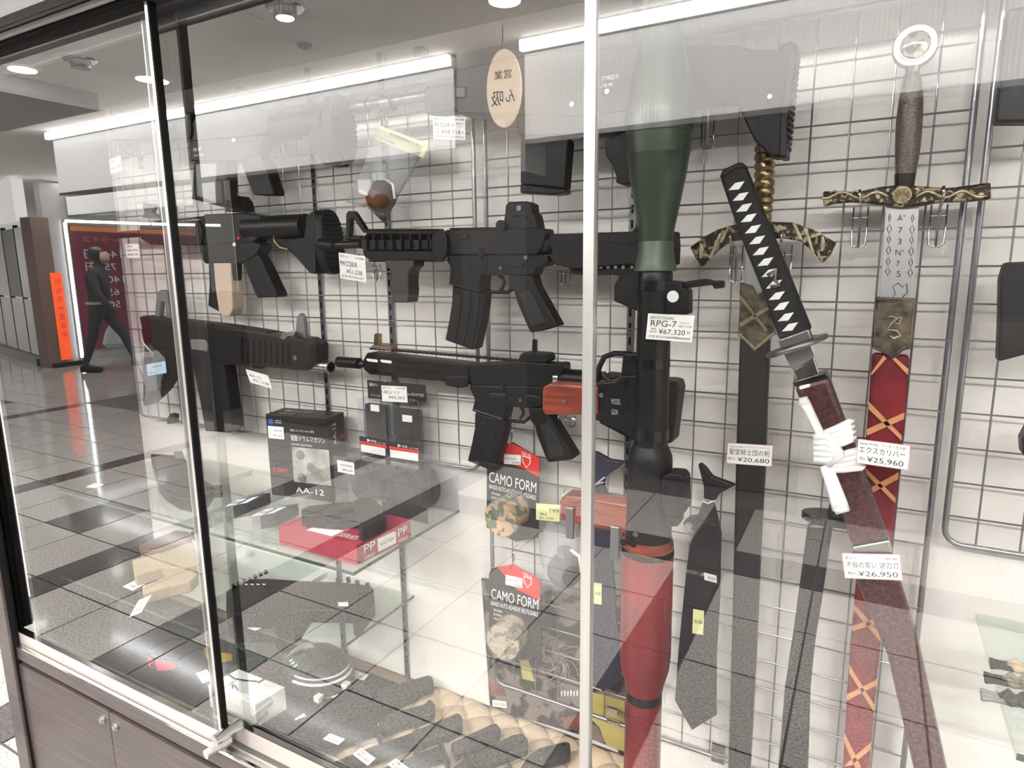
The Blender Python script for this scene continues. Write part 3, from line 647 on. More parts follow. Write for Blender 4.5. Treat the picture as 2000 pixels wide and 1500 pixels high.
# ---- carbine with the brown foregrip
YA = 0.985
g = thing('toy_rifle', 'black toy carbine with railed handguard, brown foregrip and ribbed magazine', 'toy gun', P(960, 560, YA))
parts(g, c8, YA, [
    ('upper_receiver', BLK, .036, 0, [(818, 290), (824, 258), (1180, 250), (1480, 240), (1550, 248), (1560, 300), (1540, 380), (1490, 442), (820, 442)]),
    ('lower_receiver', BLK, .033, 0, [(820, 442), (1490, 442), (1575, 445), (1582, 490), (1555, 520), (1490, 535), (1470, 592), (1090, 592), (1085, 560), (860, 560), (855, 520), (820, 470)]),
    ('magazine_well', BLK, .036, 0, [(856, 445), (1130, 445), (1128, 560), (1088, 592), (1078, 708), (850, 652), (858, 560)]),
    ('well_rim', BLK3, .039, 0, [(848, 645), (1080, 698), (1078, 716), (850, 662)]),
    ('magazine', BLK2, .024, 0, [(875, 668), (1116, 720), (1112, 800), (1090, 950), (1048, 1130), (1010, 1136), (820, 1066), (850, 920), (870, 790)]),
    ('magazine_rib', BLK3, .027, 0, [(932, 690), (948, 694), (944, 800), (925, 940), (892, 1090), (876, 1084), (910, 930), (930, 790)]),
    ('magazine_rib', BLK3, .027, 0, [(1000, 705), (1014, 708), (1010, 820), (990, 960), (955, 1112), (940, 1107), (975, 950), (995, 810)]),
    ('magazine_rib', BLK3, .027, 0, [(1064, 716), (1076, 718), (1072, 830), (1052, 970), (1018, 1128), (1004, 1124), (1040, 960), (1060, 820)]),
    ('pistol_grip', BLK2, .030, 0, [(1290, 590), (1462, 592), (1482, 665), (1648, 962), (1525, 1000), (1445, 1010), (1432, 985), (1352, 800), (1325, 705), (1290, 690)]),
    ('grip_panel', GRIPM, .032, 0, [(1365, 722), (1440, 690), (1562, 940), (1452, 978)]),
    ('front_sight', BLK, .012, 0, [(94, 330), (96, 140), (112, 120), (150, 120), (165, 140), (248, 270), (222, 282), (150, 178), (128, 182), (120, 330)]),
    ('handguard_top', BLK, .026, 0, [(235, 296), (250, 264), (780, 262), (780, 296)]),
    ('handguard_side', BLK, .052, 0, [(205, 330), (215, 300), (238, 300), (235, 330), (722, 330), (722, 405), (215, 405), (205, 380)]),
    ('handguard_bottom', BLK, .040, 0, [(215, 406), (722, 406), (780, 440), (780, 485), (262, 478), (225, 450)]),
    ('barrel_nut', BLK3, .052, 0, [(722, 300), (765, 272), (800, 268), (828, 290), (838, 360), (830, 440), (805, 478), (762, 480), (722, 440)]),
    ('foregrip', BRN, .034, 0, [(380, 470), (592, 478), (592, 522), (556, 560), (550, 640), (556, 700), (546, 792), (438, 790), (432, 730), (418, 700), (428, 620), (422, 560), (384, 520)]),
    ('rear_sight', BLK, .030, 0, [(1215, 288), (1240, 240), (1258, 150), (1264, 80), (1285, 52), (1415, 48), (1452, 66), (1458, 132), (1480, 142), (1502, 250), (1470, 295)]),
    ('sight_window', BLK3, .034, 0, [(1318, 152), (1418, 150), (1420, 188), (1322, 192)]),
    ('ejection_cover', BLK3, .042, 0, [(902, 295), (988, 290), (988, 326), (902, 334)]),
    ('bolt_catch', BLK3, .042, 0, [(1062, 400), (1080, 390), (1098, 400), (1100, 450), (1088, 500), (1068, 470)]),
    ('magazine_release', BLK3, .040, 0, [(985, 510), (1005, 498), (1020, 508), (1110, 512), (1116, 534), (1020, 536), (1003, 548), (985, 536)]),
    ('fire_selector', BLK3, .040, 0, [(1268, 488), (1320, 498), (1340, 490), (1395, 496), (1396, 520), (1340, 528), (1320, 520), (1268, 506)]),
])
for i, x in enumerate((230, 292, 356, 420, 484, 548, 612, 676)): prism('side_rail_tooth', c8([(x - 18, 334), (x + 18, 334), (x + 18, 402), (x - 18, 402)]), YA - .028, .008, BLK, g, .001)
for x in (242, 300, 365, 430, 500, 570, 640, 705): prism('handguard_bridge', c8([(x - 10, 296), (x + 8, 296), (x + 2, 330), (x - 16, 330)]), YA, .046, BLK, g, .001)
rail(g, c8, (252, 264), (780, 262), 18, YA, .021, 3.2, BLK); rail(g, c8, (855, 257), (1200, 250), 12, YA, .021, 3.2, BLK)
rail(g, c8, (262, 492), (780, 492), 18, YA, .021, 3.2, BLK, 'lower_rail_teeth')
barrel(g, c8, (-20, 372), (210, 365), YA, .0075, BLK3); barrel(g, c8, (-92, 362), (20, 374), YA, .011, BLK, 'flash_hider')
barrel(g, c8, (100, 318), (215, 318), YA, .005, BLK3, 'gas_tube')
path(g, 'trigger_guard', c8, [(1092, 595), (1098, 680), (1122, 714), (1280, 716), (1322, 690)], YA, .0035, BLK)
path(g, 'trigger', c8, [(1215, 590), (1245, 610), (1258, 645), (1240, 692), (1225, 692)], YA, .0032, BLK3)
for c, r in (((1410, 462), 4), ((828, 466), 3.5), ((1226, 540), 3)): pin(g, c8, c, r, YA - .0165, DSTEEL)
pin(g, c8, (1362, 100), 5, YA - .015, DSTEEL, 'sight_screw'); pin(g, c8, (1226, 225), 9.5, YA - .014, BLK3, 'sight_knob', .012)
parts(g, d2, YA, [
    ('stock', BLK2, .046, 0, [(82, 232), (112, 213), (700, 195), (985, 190), (992, 300), (985, 440), (640, 440), (250, 470), (112, 432), (85, 380), (100, 348), (80, 290)]),
    ('stock_rail', BLK2, .02, 0, [(225, 455), (720, 440), (720, 492), (600, 520), (545, 515), (250, 512)]),
    ('butt', BLK2, .04, 0, [(596, 518), (650, 492), (760, 486), (760, 780), (725, 778), (555, 704), (560, 590)]),
    ('sling_loop', BLK, .012, 0, [(690, 196), (715, 158), (752, 155), (760, 196)])])
for i in range(8): prism('stock_seam', d2([(110 + i * 80, 276 if i % 2 else 288), (180 + i * 80, 274 if i % 2 else 286), (180 + i * 80, 280 if i % 2 else 292), (110 + i * 80, 282 if i % 2 else 294)]), YA - .0225, .002, BLACKGAP, g, 0)
for x in (462, 516, 570, 626, 690): pin(g, d2, (x, 456), 3.4, YA - .0105, PAPER, 'adjust_hole', .0006)
barrel(g, c8, (1500, 365), (1620, 365), YA, .017, BLK, 'buffer_tube')
# ---- slim handguard carbine
YA = 1.02
g = thing('toy_rifle', 'black toy carbine with long slotted slim handguard and folding sights', 'toy gun', P(1000, 780, YA))
parts(g, d1, YA, [
    ('handguard', BLK, .040, 0, [(163, 205), (172, 172), (190, 140), (760, 205), (756, 262), (742, 312), (660, 312), (610, 300), (205, 262), (175, 238)]),
    ('handguard_clamp', BLK, .044, 0, [(622, 268), (756, 270), (752, 330), (700, 338), (628, 322)]),
    ('upper_receiver', BLK, .036, 0, [(756, 205), (1030, 190), (1280, 205), (1284, 240), (1240, 300), (1205, 330), (770, 318)]),
    ('lower_receiver', BLK, .033, 0, [(765, 318), (1205, 330), (1180, 400), (1160, 440), (1090, 450), (960, 440), (945, 420), (790, 400), (765, 345)]),
    ('magazine_well', BLK, .036, 0, [(785, 320), (970, 326), (968, 430), (945, 520), (776, 462), (790, 400)]),
    ('well_rim', BLK3, .039, 0, [(776, 450), (945, 506), (943, 522), (776, 466)]),
    ('magazine', BLK2, .024, 0, [(792, 474), (966, 522), (955, 610), (930, 700), (902, 795), (885, 800), (750, 745), (775, 640), (790, 560)]),
    ('magazine_rib', BLK3, .027, 0, [(850, 492), (860, 496), (848, 640), (806, 768), (796, 762), (838, 635)]),
    ('magazine_rib', BLK3, .027, 0, [(905, 508), (915, 511), (900, 655), (856, 786), (846, 782), (890, 650)]),
    ('pistol_grip', BLK2, .030, 0, [(1088, 450), (1190, 446), (1215, 505), (1348, 722), (1330, 738), (1202, 754), (1190, 736), (1142, 612), (1125, 545), (1100, 520)]),
    ('grip_panel', GRIPM, .032, 0, [(1150, 545), (1205, 522), (1300, 712), (1215, 735)]),
    ('rear_sight', BLK, .026, 0, [(1030, 195), (1042, 150), (1068, 136), (1090, 142), (1112, 138), (1200, 145), (1214, 170), (1205, 192), (1100, 206)]),
    ('sight_post', BLK, .008, 0, [(1110, 142), (1112, 70), (1122, 64), (1132, 70), (1133, 142)]),
    ('sight_base', BLK, .030, 0, [(1085, 203), (1278, 200), (1285, 236), (1190, 238), (1090, 222)]),
    ('front_sight_base', FDE, .022, 0, [(215, 96), (325, 108), (325, 132), (215, 118)]),
    ('front_sight', BRASS, .006, 0, [(228, 98), (230, 36), (244, 30), (246, 98)]), ('front_sight', BRASS, .006, 0, [(252, 100), (254, 32), (264, 36), (266, 102)]),
    ('bolt_catch', BLK3, .042, 0, [(928, 305), (940, 296), (952, 305), (955, 340), (944, 370), (932, 345)]),
    ('magazine_release', BLK3, .040, 0, [(868, 372), (880, 364), (965, 370), (965, 388), (885, 398), (868, 392)]),
    ('fire_selector', BLK3, .040, 0, [(1075, 380), (1100, 375), (1165, 388), (1165, 408), (1110, 412), (1075, 392)]),
    ('stock', BLK2, .042, 0, [(1500, 262), (1700, 285), (1885, 297), (1922, 305), (1933, 345), (1915, 480), (1895, 640), (1850, 655), (1690, 640), (1480, 530), (1520, 505), (1690, 510), (1700, 330), (1500, 318)]),
])
for x, y, l in ((190, 172, 62), (268, 178, 62), (350, 182, 72), (440, 190, 62), (345, 215, 70), (430, 226, 70), (515, 232, 68), (210, 232, 60), (290, 244, 50)):
    prism('slot', d1([(x, y), (x + l - 8, y + 6), (x + l, y + 14), (x + l - 4, y + 22), (x + 8, y + 16), (x - 3, y + 8)]), YA - .0198, .0015, PAPER if (x < 290 and y < 180) else BLACKGAP, g, 0)
rail(g, d1, (205, 122), (1030, 192), 34, YA, .021, 3.0, BLK)
barrel(g, d1, (100, 195), (180, 204), YA, .008, BLK3); barrel(g, d1, (32, 190), (150, 200), YA, .0115, BLK, 'flash_hider')
barrel(g, d1, (1235, 275), (1500, 295), YA, .016, BLK, 'buffer_tube'); barrel(g, d1, (1252, 277), (1278, 279), YA, .019, STEEL, 'castle_nut')
path(g, 'trigger_guard', d1, [(956, 440), (962, 498), (990, 520), (1068, 526), (1102, 500)], YA, .0035, BLK)
path(g, 'trigger', d1, [(1048, 442), (1064, 460), (1062, 485), (1045, 508)], YA, .003, BLK3)
for c in ((760, 326), (1045, 405)): pin(g, d1, c, 3, YA - .0165, DSTEEL)
# ---- long battle rifle on the top row
YS = 0.995
g = thing('toy_rifle', 'black toy battle rifle with straight box magazine and ridged folding stock', 'toy gun', P(1120, 250, YS))
parts(g, ID, YS, [
    ('upper_receiver', BLK, .045, 0, [(884, 140), (1000, 112), (1120, 96), (1330, 84), (1335, 150), (1325, 205), (1130, 228), (895, 222), (884, 205)]),
    ('lower_receiver', BLK, .040, 0, [(1008, 225), (1325, 190), (1325, 232), (1240, 252), (1170, 262), (1012, 264)]),
    ('barrel_shroud', BLK, .04, 0, [(828, 172), (884, 160), (884, 215), (830, 222)])])
parts(g, c3, YS, [
    ('magazine', BLK2, .028, 0, [(1388, 700), (1690, 730), (1696, 760), (1672, 1060), (1386, 1030)]),
    ('magazine_base', BLK, .031, 0, [(1384, 1030), (1672, 1062), (1666, 1090), (1600, 1100), (1384, 1090)]),
    ('side_rail', BLK3, .052, 0, [(958, 395), (1030, 395), (1030, 470), (962, 475)]),
    ('front_sight', BLK, .012, 0, [(690, 210), (686, 160), (700, 134), (755, 132), (772, 150), (766, 215), (745, 215), (742, 170), (715, 170), (712, 215)])])
parts(g, c4, YS, [
    ('pistol_grip', BLK2, .030, 0, [(240, 822), (375, 760), (420, 770), (440, 1040), (392, 1075), (350, 1085), (305, 1068), (312, 1040), (285, 965), (245, 908)]),
    ('stock', BLK2, .038, 0, [(690, 268), (1000, 262), (1115, 290), (1262, 290), (1275, 256), (1340, 240), (1370, 256), (1360, 360), (1312, 640), (1306, 915), (1222, 918), (1120, 825), (1080, 740), (1040, 655), (1005, 588), (760, 612), (690, 615)]),
    ('butt_pad', BLK, .042, 0, [(1335, 245), (1372, 256), (1366, 340), (1318, 640), (1308, 922), (1262, 922), (1272, 640), (1310, 360)])])
for i in range(16): prism('pad_ridge', c4([(1362 - i * 3.6, 300 + i * 36), (1372 - i * 3.6, 302 + i * 36), (1368 - i * 3.6, 322 + i * 36), (1358 - i * 3.6, 320 + i * 36)]), YS, .044, BLK2, g, 0)
for c, r in (((256, 535), 4.5), ((50, 610), 4.5), ((1210, 565), 4.5)): pin(g, c4, c, r, YS - .0225, STEEL)
rail(g, ID, (884, 138), (1330, 84), 26, YS, .021, 4.0, BLK)
barrel(g, c3, (380, 520), (800, 455), YS, .009, DSTEEL); barrel(g, c3, (300, 535), (400, 520), YS, .0125, DSTEEL, 'muzzle_brake'); barrel(g, c3, (500, 510), (560, 500), YS, .015, DSTEEL, 'gas_block')
tl = P(1163, 150, YS - .0235); letters('lettering', tl, Vector((.05, 0, 0)), Vector((0, 0, -.03)), [('CAL. 7.62 MM', 0, .55, .55, .22), ('MK 17 MOD 0', 0, .72, .25, .3)], INKW, g)
# ---- short rifles with ribbed butt pads, second and first row
def buttpad(g, px, pyt, pyb, Y, hw=.03, dx=.016):
    pt, pb_ = P(px, pyt, Y), P(px, pyb, Y); x = (pt.x + pb_.x) / 2; zc = (pt.z + pb_.z) / 2; h = (pt.z - pb_.z) / 2
    ol = []
    for i in range(28):
        a = 2 * math.pi * i / 28; ca, sa = math.cos(a), math.sin(a)
        ol.append(Vector((x - (zc + h * sa - zc) * 0.06, Y + hw * (abs(ca) ** .8) * (1 if ca > 0 else -1), zc + h * (abs(sa) ** .85) * (1 if sa > 0 else -1))))
    extrude('butt_pad', ol, Vector((-dx * 1.6, 0, 0)), BLK2, g, .004)
    n = 13
    for i in range(n):
        f = -0.86 + 1.72 * i / (n - 1); w_ = hw * (1 - abs(f) ** 3) * .86 + .002; z = zc + h * f
        xx = x - (z - zc) * 0.06
        box('pad_rib', (xx - .004, Y - w_, z - .0028), (xx + .0035, Y + w_, z + .0028), BLK, g, .0012)
YA = 1.03
g = thing('toy_rifle', 'black toy short rifle with tan mesh sleeve on its magazine and ribbed butt', 'toy gun', P(450, 480, YA))
parts(g, c7, YA, [
    ('handguard', BLK, .045, 0, [(215, 270), (300, 252), (560, 240), (590, 300), (580, 388), (280, 384), (222, 350)]),
    ('upper_receiver', BLK, .036, 0, [(555, 250), (600, 205), (840, 196), (925, 215), (930, 320), (880, 372), (600, 385), (560, 340)]),
    ('lower_receiver', BLK, .034, 0, [(590, 385), (880, 365), (930, 380), (905, 440), (820, 492), (600, 495), (585, 470)]),
    ('magazine', BLK2, .026, 0, [(620, 494), (765, 494), (762, 640), (740, 760), (705, 790), (618, 742), (626, 620)]),
    ('magazine_reflection', TANL, .032, 0, [(645, 440), (746, 440), (758, 620), (762, 760), (745, 800), (712, 806), (682, 780), (662, 640)]),  # solid tan shape stands in for a reflection over the dark magazine
    ('pistol_grip', BLK2, .030, 0, [(820, 470), (905, 432), (945, 505), (1028, 678), (1020, 692), (908, 696), (893, 668), (850, 560)]),
    ('stock', BLK2, .040, 0, [(985, 372), (1180, 340), (1195, 210), (1245, 178), (1250, 555), (1215, 552), (1150, 478), (1085, 412), (990, 402)]),
    ('front_sight', GREYP, .012, 0, [(232, 225), (245, 190), (232, 155), (240, 138), (258, 142), (262, 165), (278, 165), (280, 142), (300, 140), (304, 160), (288, 192), (330, 230)]),
    ('rear_sight', BLK, .028, 0, [(715, 190), (725, 150), (720, 115), (745, 96), (800, 98), (825, 130), (835, 190)]),
])
barrel(g, c7, (855, 290), (1195, 275), YA, .026, BLK, 'buffer_tube'); barrel(g, c7, (60, 330), (230, 318), YA, .009, BLK3)
path(g, 'trigger_guard', c7, [(750, 490), (755, 500), (800, 498), (825, 480)], YA, .0035, BLK); path(g, 'trigger', c7, [(768, 425), (775, 450), (768, 475)], YA, .003, STEEL)
rail(g, c7, (300, 252), (840, 200), 20, YA, .021, 2.6, BLK)
path(g, 'sling', c7, [(1003, 330), (1010, 365), (1040, 400), (1085, 412)], YA - .03, .0022, BRASS)
pin(g, c7, (770, 382), 2.6, YA - .018, PAPER); pin(g, c7, (795, 345), 2.2, YA - .018, REDC)
buttpad(g, 652, 408, 536, YA, .031)
YA = 0.98
g = thing('toy_rifle', 'black toy rifle with wide box magazine and ribbed butt on the top row', 'toy gun', P(480, 290, YA))
parts(g, c2, YA, [
    ('handguard', BLK, .045, 0, [(40, 560), (300, 500), (640, 450), (650, 600), (640, 640), (300, 660), (60, 650)]),
    ('upper_receiver', BLK, .036, 0, [(640, 560), (700, 450), (1050, 410), (1290, 440), (1290, 560), (1120, 620), (650, 660)]),
    ('lower_receiver', BLK, .034, 0, [(640, 655), (1120, 615), (1210, 610), (1130, 760), (1000, 800), (640, 805)]),
    ('magazine', BLK2, .03, 0, [(668, 812), (908, 806), (905, 1135), (870, 1140), (655, 1075)]),
    ('magazine_window', GREYP, .0315, 0, [(680, 822), (836, 818), (826, 1105), (690, 1062)]),
    ('magazine_base', BLK, .033, 0, [(650, 1062), (900, 1130), (896, 1146), (650, 1082)]),
    ('pistol_grip', BLK2, .030, 0, [(1008, 800), (1140, 735), (1190, 830), (1256, 1035), (1248, 1054), (1105, 1052), (1090, 1020)]),
    ('stock', BLK2, .040, 0, [(1440, 620), (1500, 610), (1560, 520), (1640, 430), (1700, 420), (1700, 830), (1620, 835), (1580, 780)]),
    ('front_sight', GREYP, .012, 0, [(42, 490), (58, 470), (46, 448), (60, 436), (72, 456), (92, 470), (110, 456), (120, 438), (135, 445), (118, 475), (140, 500)]),
    ('rear_sight', BLK, .026, 0, [(960, 340), (960, 285), (985, 260), (1020, 265), (1060, 285), (1082, 310), (1070, 340)]),
])
barrel(g, c2, (1280, 560), (1660, 520), YA, .026, BLK, 'buffer_tube'); pin(g, c2, (958, 652), 2.8, YA - .018, PAPER)
rail(g, c2, (300, 496), (1060, 405), 24, YA, .021, 2.8, BLK)
buttpad(g, 673, 182, 322, YA, .035)
tl = P(378, 287, YA - .0235); letters('lettering', tl, Vector((.05, 0, 0)), Vector((0, 0, -.025)), [('MK 417', 0, .5, .4, .42), ('Cal. 7.62', 0, .6, .8, .25)], INKW, g)
YA = 1.02
# ---- full auto shotgun with drum-ready body and silver muzzle
g = thing('toy_shotgun', 'bulky black toy shotgun with silver muzzle and long box magazine', 'toy gun', P(430, 720, YA))
parts(g, c7, YA, [
    ('body', BLK, .052, 0, [(215, 805), (440, 832), (700, 868), (960, 905), (1165, 938), (1222, 972), (1225, 1060), (1200, 1120), (1150, 1122), (960, 1102), (870, 1092), (700, 1088), (520, 1030), (400, 1005), (250, 970)]),
    ('top_cover', BLK2, .040, .002, [(230, 800), (700, 855), (960, 896), (960, 912), (700, 872), (230, 815)]),
    ('magazine', BLK2, .034, 0, [(515, 1020), (712, 1085), (735, 1250), (766, 1470), (735, 1486), (602, 1476), (570, 1300)]),
    ('stock', BLK2, .04, 0, [(225, 880), (400, 900), (440, 1005), (400, 1120), (330, 1240), (240, 1330), (235, 1120), (245, 980)]),
    ('rear_sight', GREYP, .014, 0, [(305, 812), (315, 700), (322, 660), (345, 648), (375, 655), (385, 720), (402, 830), (372, 826), (368, 720), (340, 715), (332, 815)]),
    ('front_sight', GREYP, .012, 0, [(1128, 925), (1138, 805), (1156, 785), (1176, 808), (1192, 950)]),
    ('front_plate', STEEL, .040, .004, [(1160, 985), (1178, 965), (1224, 970), (1226, 1045), (1176, 1068), (1160, 1050)]),
    ('charging_handle', STEEL, .012, .022, [(1035, 930), (1050, 905), (1100, 890), (1128, 892), (1120, 915), (1080, 920), (1062, 940)]),
    ('side_plate', GREYP, .056, 0, [(512, 938), (600, 940), (615, 970), (612, 1010), (520, 998)]),
    ('trigger_guard', BLK, .012, 0, [(862, 1085), (880, 1068), (940, 1085), (955, 1105), (930, 1112), (880, 1105)]),
])
for i in range(9): prism('cooling_groove', c7([(810 + i * 34, 925 + i * 5), (822 + i * 34, 927 + i * 5), (822 + i * 34, 1075 + i * 2), (810 + i * 34, 1073 + i * 2)]), YA - .0262, .002, BLACKGAP, g, 0)
barrel(g, c7, (1165, 1078), (1340, 1100), YA, .0135, STEEL); barrel(g, c7, (1320, 1098), (1342, 1100), YA, .0138, BLACKGAP, 'bore', .0105)
pin(g, c7, (1128, 1048), 3.6, YA - .026, STEEL)
# ================================================================== launcher
YR = 0.92
g = thing('toy_rocket_launcher', 'black toy rocket launcher with olive warhead, red wooden grips and dark red shell', 'toy launcher', P(1262, 1450, YR))
ax = P(1276, 667, YR).x
def axr(prof, nm, m_, n=36):
    L = []
    for y, hw in prof:
        r = ray(1276, y); z = HC + YR * r[2] / r[1]
        L.append((Vector((ax, YR, P(1276 + (667 - y) * 0.0275, y, YR).z)), (P(1276 + hw, y, YR) - P(1276, y, YR)).length))
    return lathe(nm, L, m_, g, n)
axr([(-70, 4), (-60, 14), (-20, 25), (40, 36), (100, 46), (160, 57), (215, 65), (230, 66), (262, 64), (263, 62.5), (303, 60), (304, 59), (350, 53), (400, 43.5), (450, 34), (472, 31)], 'warhead', OLIVE)
axr([(472, 32.5), (474, 33), (488, 33), (505, 36), (526, 41), (529, 41), (530, 32)], 'fin_collar', OLIVE2)
for k in range(8):
    a = 2 * math.pi * k / 8 + .3; c = Vector((ax, YR, P(1283, 515, YR).z)); o_ = Vector((math.cos(a), math.sin(a), 0))
    tube('collar_fin', [c + o_ * .0215 + Vector((0, 0, .02)), c + o_ * .0255 + Vector((0, 0, -.008))], [.0016, .0022], OLIVE2, g, 6)
axr([(530, 32), (536, 33.5), (552, 33.5)], 'muzzle_ring', BLK3); axr([(552, 32.2), (870, 32.6)], 'tube', BLK)
axr([(548, 33.6), (567, 33.6)], 'tape_band', GLOSSB); axr([(699, 33.6), (716, 33.6)], 'tape_band', GLOSSB); axr([(835, 34), (855, 34)], 'tape_band', GLOSSB)
axr([(868, 33), (886, 41.5), (897, 42.5), (1048, 44)], 'breech', BLK); axr([(1048, 46), (1058, 48.5), (1066, 49)], 'shell_rim', REDW)
axr([(1066, 49), (1078, 49.8)], 'strap_clamp', BLACKGAP)
axr([(1078, 48.8), (1180, 48.5), (1275, 48), (1300, 45), (1332, 36), (1345, 33.5)], 'heat_shell', SHIELD); axr([(1345, 33), (1362, 33)], 'tail_band', BLK3); axr([(1362, 33), (1520, 33)], 'tail_tube', SHIELD)
parts(g, d2, YR, [
    ('sight_block', BLK, .030, 0, [(880, 556), (1035, 558), (1056, 575), (1062, 610), (1100, 622), (1100, 805), (932, 802), (930, 700), (885, 640)]),
    ('front_sight_arm', BLK3, .016, 0, [(1050, 565), (1228, 540), (1286, 556), (1360, 556), (1360, 610), (1290, 618), (1278, 588), (1090, 612)])])
pin(g, d2, (990, 672), 12, YR - .0155, PAPER, 'sight_hole', .001)
parts(g, ID, YR, [
    ('trigger_housing', BLK, .030, 0, [(1140, 750), (1200, 745), (1212, 734), (1250, 732), (1250, 842), (1215, 842), (1166, 822), (1140, 822)]),
    ('housing_bracket', BLK, .024, 0, [(1216, 692), (1250, 690), (1250, 734), (1212, 734)]), ('housing_foot', BLK, .024, 0, [(1214, 822), (1250, 838), (1250, 862), (1235, 856), (1214, 842)])])
parts(g, d1, YR, [('grip_plate', REDW, .034, 0, [(1168, 362), (1176, 330), (1208, 314), (1478, 330), (1480, 486), (1182, 486), (1168, 462)])])
for i in range(11): prism('grip_ridge', d1([(1172, 340 + i * 12), (1478, 346 + i * 12), (1478, 350 + i * 12), (1172, 344 + i * 12)]), YR - .0172, .0016, REDW, g, 0)
pin(g, d1, (1290, 410), 4, YR - .018, STEEL, 'screw', .002)
parts(g, d3, YR, [('rear_grip', REDW, .034, 0, [(165, 850), (200, 812), (660, 888), (660, 1104), (440, 1062), (200, 1010), (165, 955)])])
for i in range(11): prism('grip_ridge', d3([(170, 850 + i * 14), (655, 925 + i * 15), (655, 930 + i * 15), (170, 855 + i * 14)]), YR - .0172, .0016, REDW, g, 0)
path(g, 'trigger_guard', d2, [(432, 1300), (440, 1240), (455, 1180), (490, 1115), (560, 1088), (650, 1092), (725, 1102)], YR, .0042, BLK)
path(g, 'trigger', d2, [(480, 1225), (500, 1270), (540, 1300), (600, 1318)], YR, .004, BLK3)
for c, r, m_ in (((640, 1308), 5, BLACKGAP), ((464, 1396), 4.5, STEEL), ((632, 1472), 7, BLK3), ((670, 1120), 4, BLK3)): pin(g, d2, c, r, YR - .015, m_, 'bolt', .003)
letters('stamping', P(1190, 768, YR - .0155), Vector((.02, 0, 0)), Vector((0, 0, -.04)), [('MODEL', .2, .9, .4, .3), ('GUN', .2, .7, .8, .3)], INKG, g)
parts(g, d3, YR, [
    ('breech_box', BLK, .034, .01, [(905, 682), (960, 656), (1050, 664), (1078, 700), (1086, 930), (1032, 1000), (1030, 1046), (960, 1050), (905, 900)]),
    ('side_rib', BLK3, .03, .018, [(735, 600), (790, 575), (792, 900), (738, 905)]),
    ('scope_bracket', BLK2, .02, .012, [(1060, 1022), (1100, 990), (1160, 984), (1190, 1000), (1300, 1014), (1320, 1045), (1200, 1052), (1130, 1078), (1090, 1090)])])
pin(g, d3, (722, 635), 7, YR - .03, BLK3, 'bolt', .004); pin(g, d3, (715, 1102), 5.5, YR - .032, DSTEEL, 'bolt', .004); pin(g, d3, (1095, 1060), 8, YR - .03, GREYP, 'knob', .012)
path(g, 'clamp_tail', d3, [(618, 1165), (660, 1150), (720, 1180)], YR - .035, .005, BLACKGAP)
pcard('price_card', 'white price card on the black launcher tube below its sight block', [(1266, 612), (1357, 617), (1261, 662)], YR - .036, [('ARROW DYNAMIC', .05, .58, .2, .16), ('RPG-7', .08, .64, .48, .34), ('スタンダード', .72, .92, .34, .1), ('木製グリップ仕様', .68, .96, .47, .1), ('特価', .1, .2, .62, .1), ('10%OFF', .07, .23, .73, .1), ('¥67,320', .27, .84, .76, .28), ('税込', .88, .96, .7, .14), ('(定価 税込¥74,800/税抜¥68,000)', .05, .95, .92, .12)])
# ================================================================== neckties
for nm, lb, fin, bod, m_ in (
    ('neck_tie', 'navy satin necktie hung beside the launcher', [(1135, 878), (1165, 884), (1190, 898), (1222, 903), (1198, 920), (1180, 934), (1180, 944), (1150, 944), (1140, 925)], [(1150, 946), (1180, 944), (1190, 980), (1198, 1120), (1203, 1190), (1210, 1280), (1210, 1332), (1178, 1352), (1155, 1330), (1140, 1300), (1145, 1100)], TIEN),
    ('neck_tie', 'black satin necktie with pin and tags hung beside the cross sword', d3([(1172, 588), (1195, 584), (1228, 612), (1280, 680), (1448, 742), (1330, 806), (1296, 862), (1214, 842), (1216, 760), (1196, 680)]), d3([(1210, 862), (1290, 866), (1320, 980), (1345, 1100)]) + d4([(1340, 0), (1335, 250), (1310, 700), (1310, 1115), (1130, 1225), (1005, 1010), (1030, 640), (1085, 80)]) + d3([(1110, 1200), (1160, 1000)]), TIEB)):
    t = thing(nm, lb, 'necktie', P(*bod[-1], 1.045), 'neckties on the wire grid')
    prism('knot', fin, 1.042, .012, m_, t, .003); prism('blade', bod, 1.048, .006, m_, t, .0015)
    kx_ = sum(p[0] for p in fin[-3:]) / 3; ky = max(p[1] for p in fin)
    pxtube('white_band', [(fin[-4][0] + 1, fin[-4][1] - 2), ((fin[-4][0] + fin[-2][0]) / 2 - 3, ky + 3), (fin[-3][0] - 2, ky - 2)], 1.036, .0016, CORD, t)
    if m_ is TIEB:
        prism('tie_pin', d4([(1090, 46), (1220, 76), (1218, 100), (1090, 72)]), 1.043, .003, STEEL, t); pin(t, d4, (1180, 82), 4, 1.043, DSTEEL, 'pin_emblem', .004)
        pcard('pin_tag', None, d4([(1218, 68), (1310, 92), (1222, 122)]), 1.0425, [('¥550', .3, .9, .7, .5)], parent=t)
    pcard('paper_tag', None, d4([(1140, 336), (1220, 350), (1133, 512)]) if m_ is TIEB else [(1160, 1138), (1175, 1140), (1160, 1179)], 1.043, [('¥3,300', .15, .9, .55, .2)], parent=t, m=YEL)
# ================================================================== swords
Y4 = 1.03
def shaft(root, nm, prof, Y, m_, flat=1.0, n=24):
    """profile rows: (px centre x, px y, px half width)"""
    L = [(P(x, y, Y), (P(x + h, y, Y) - P(x, y, Y)).length) for x, y, h in prof]
    return lathe(nm, L, m_, root, n)
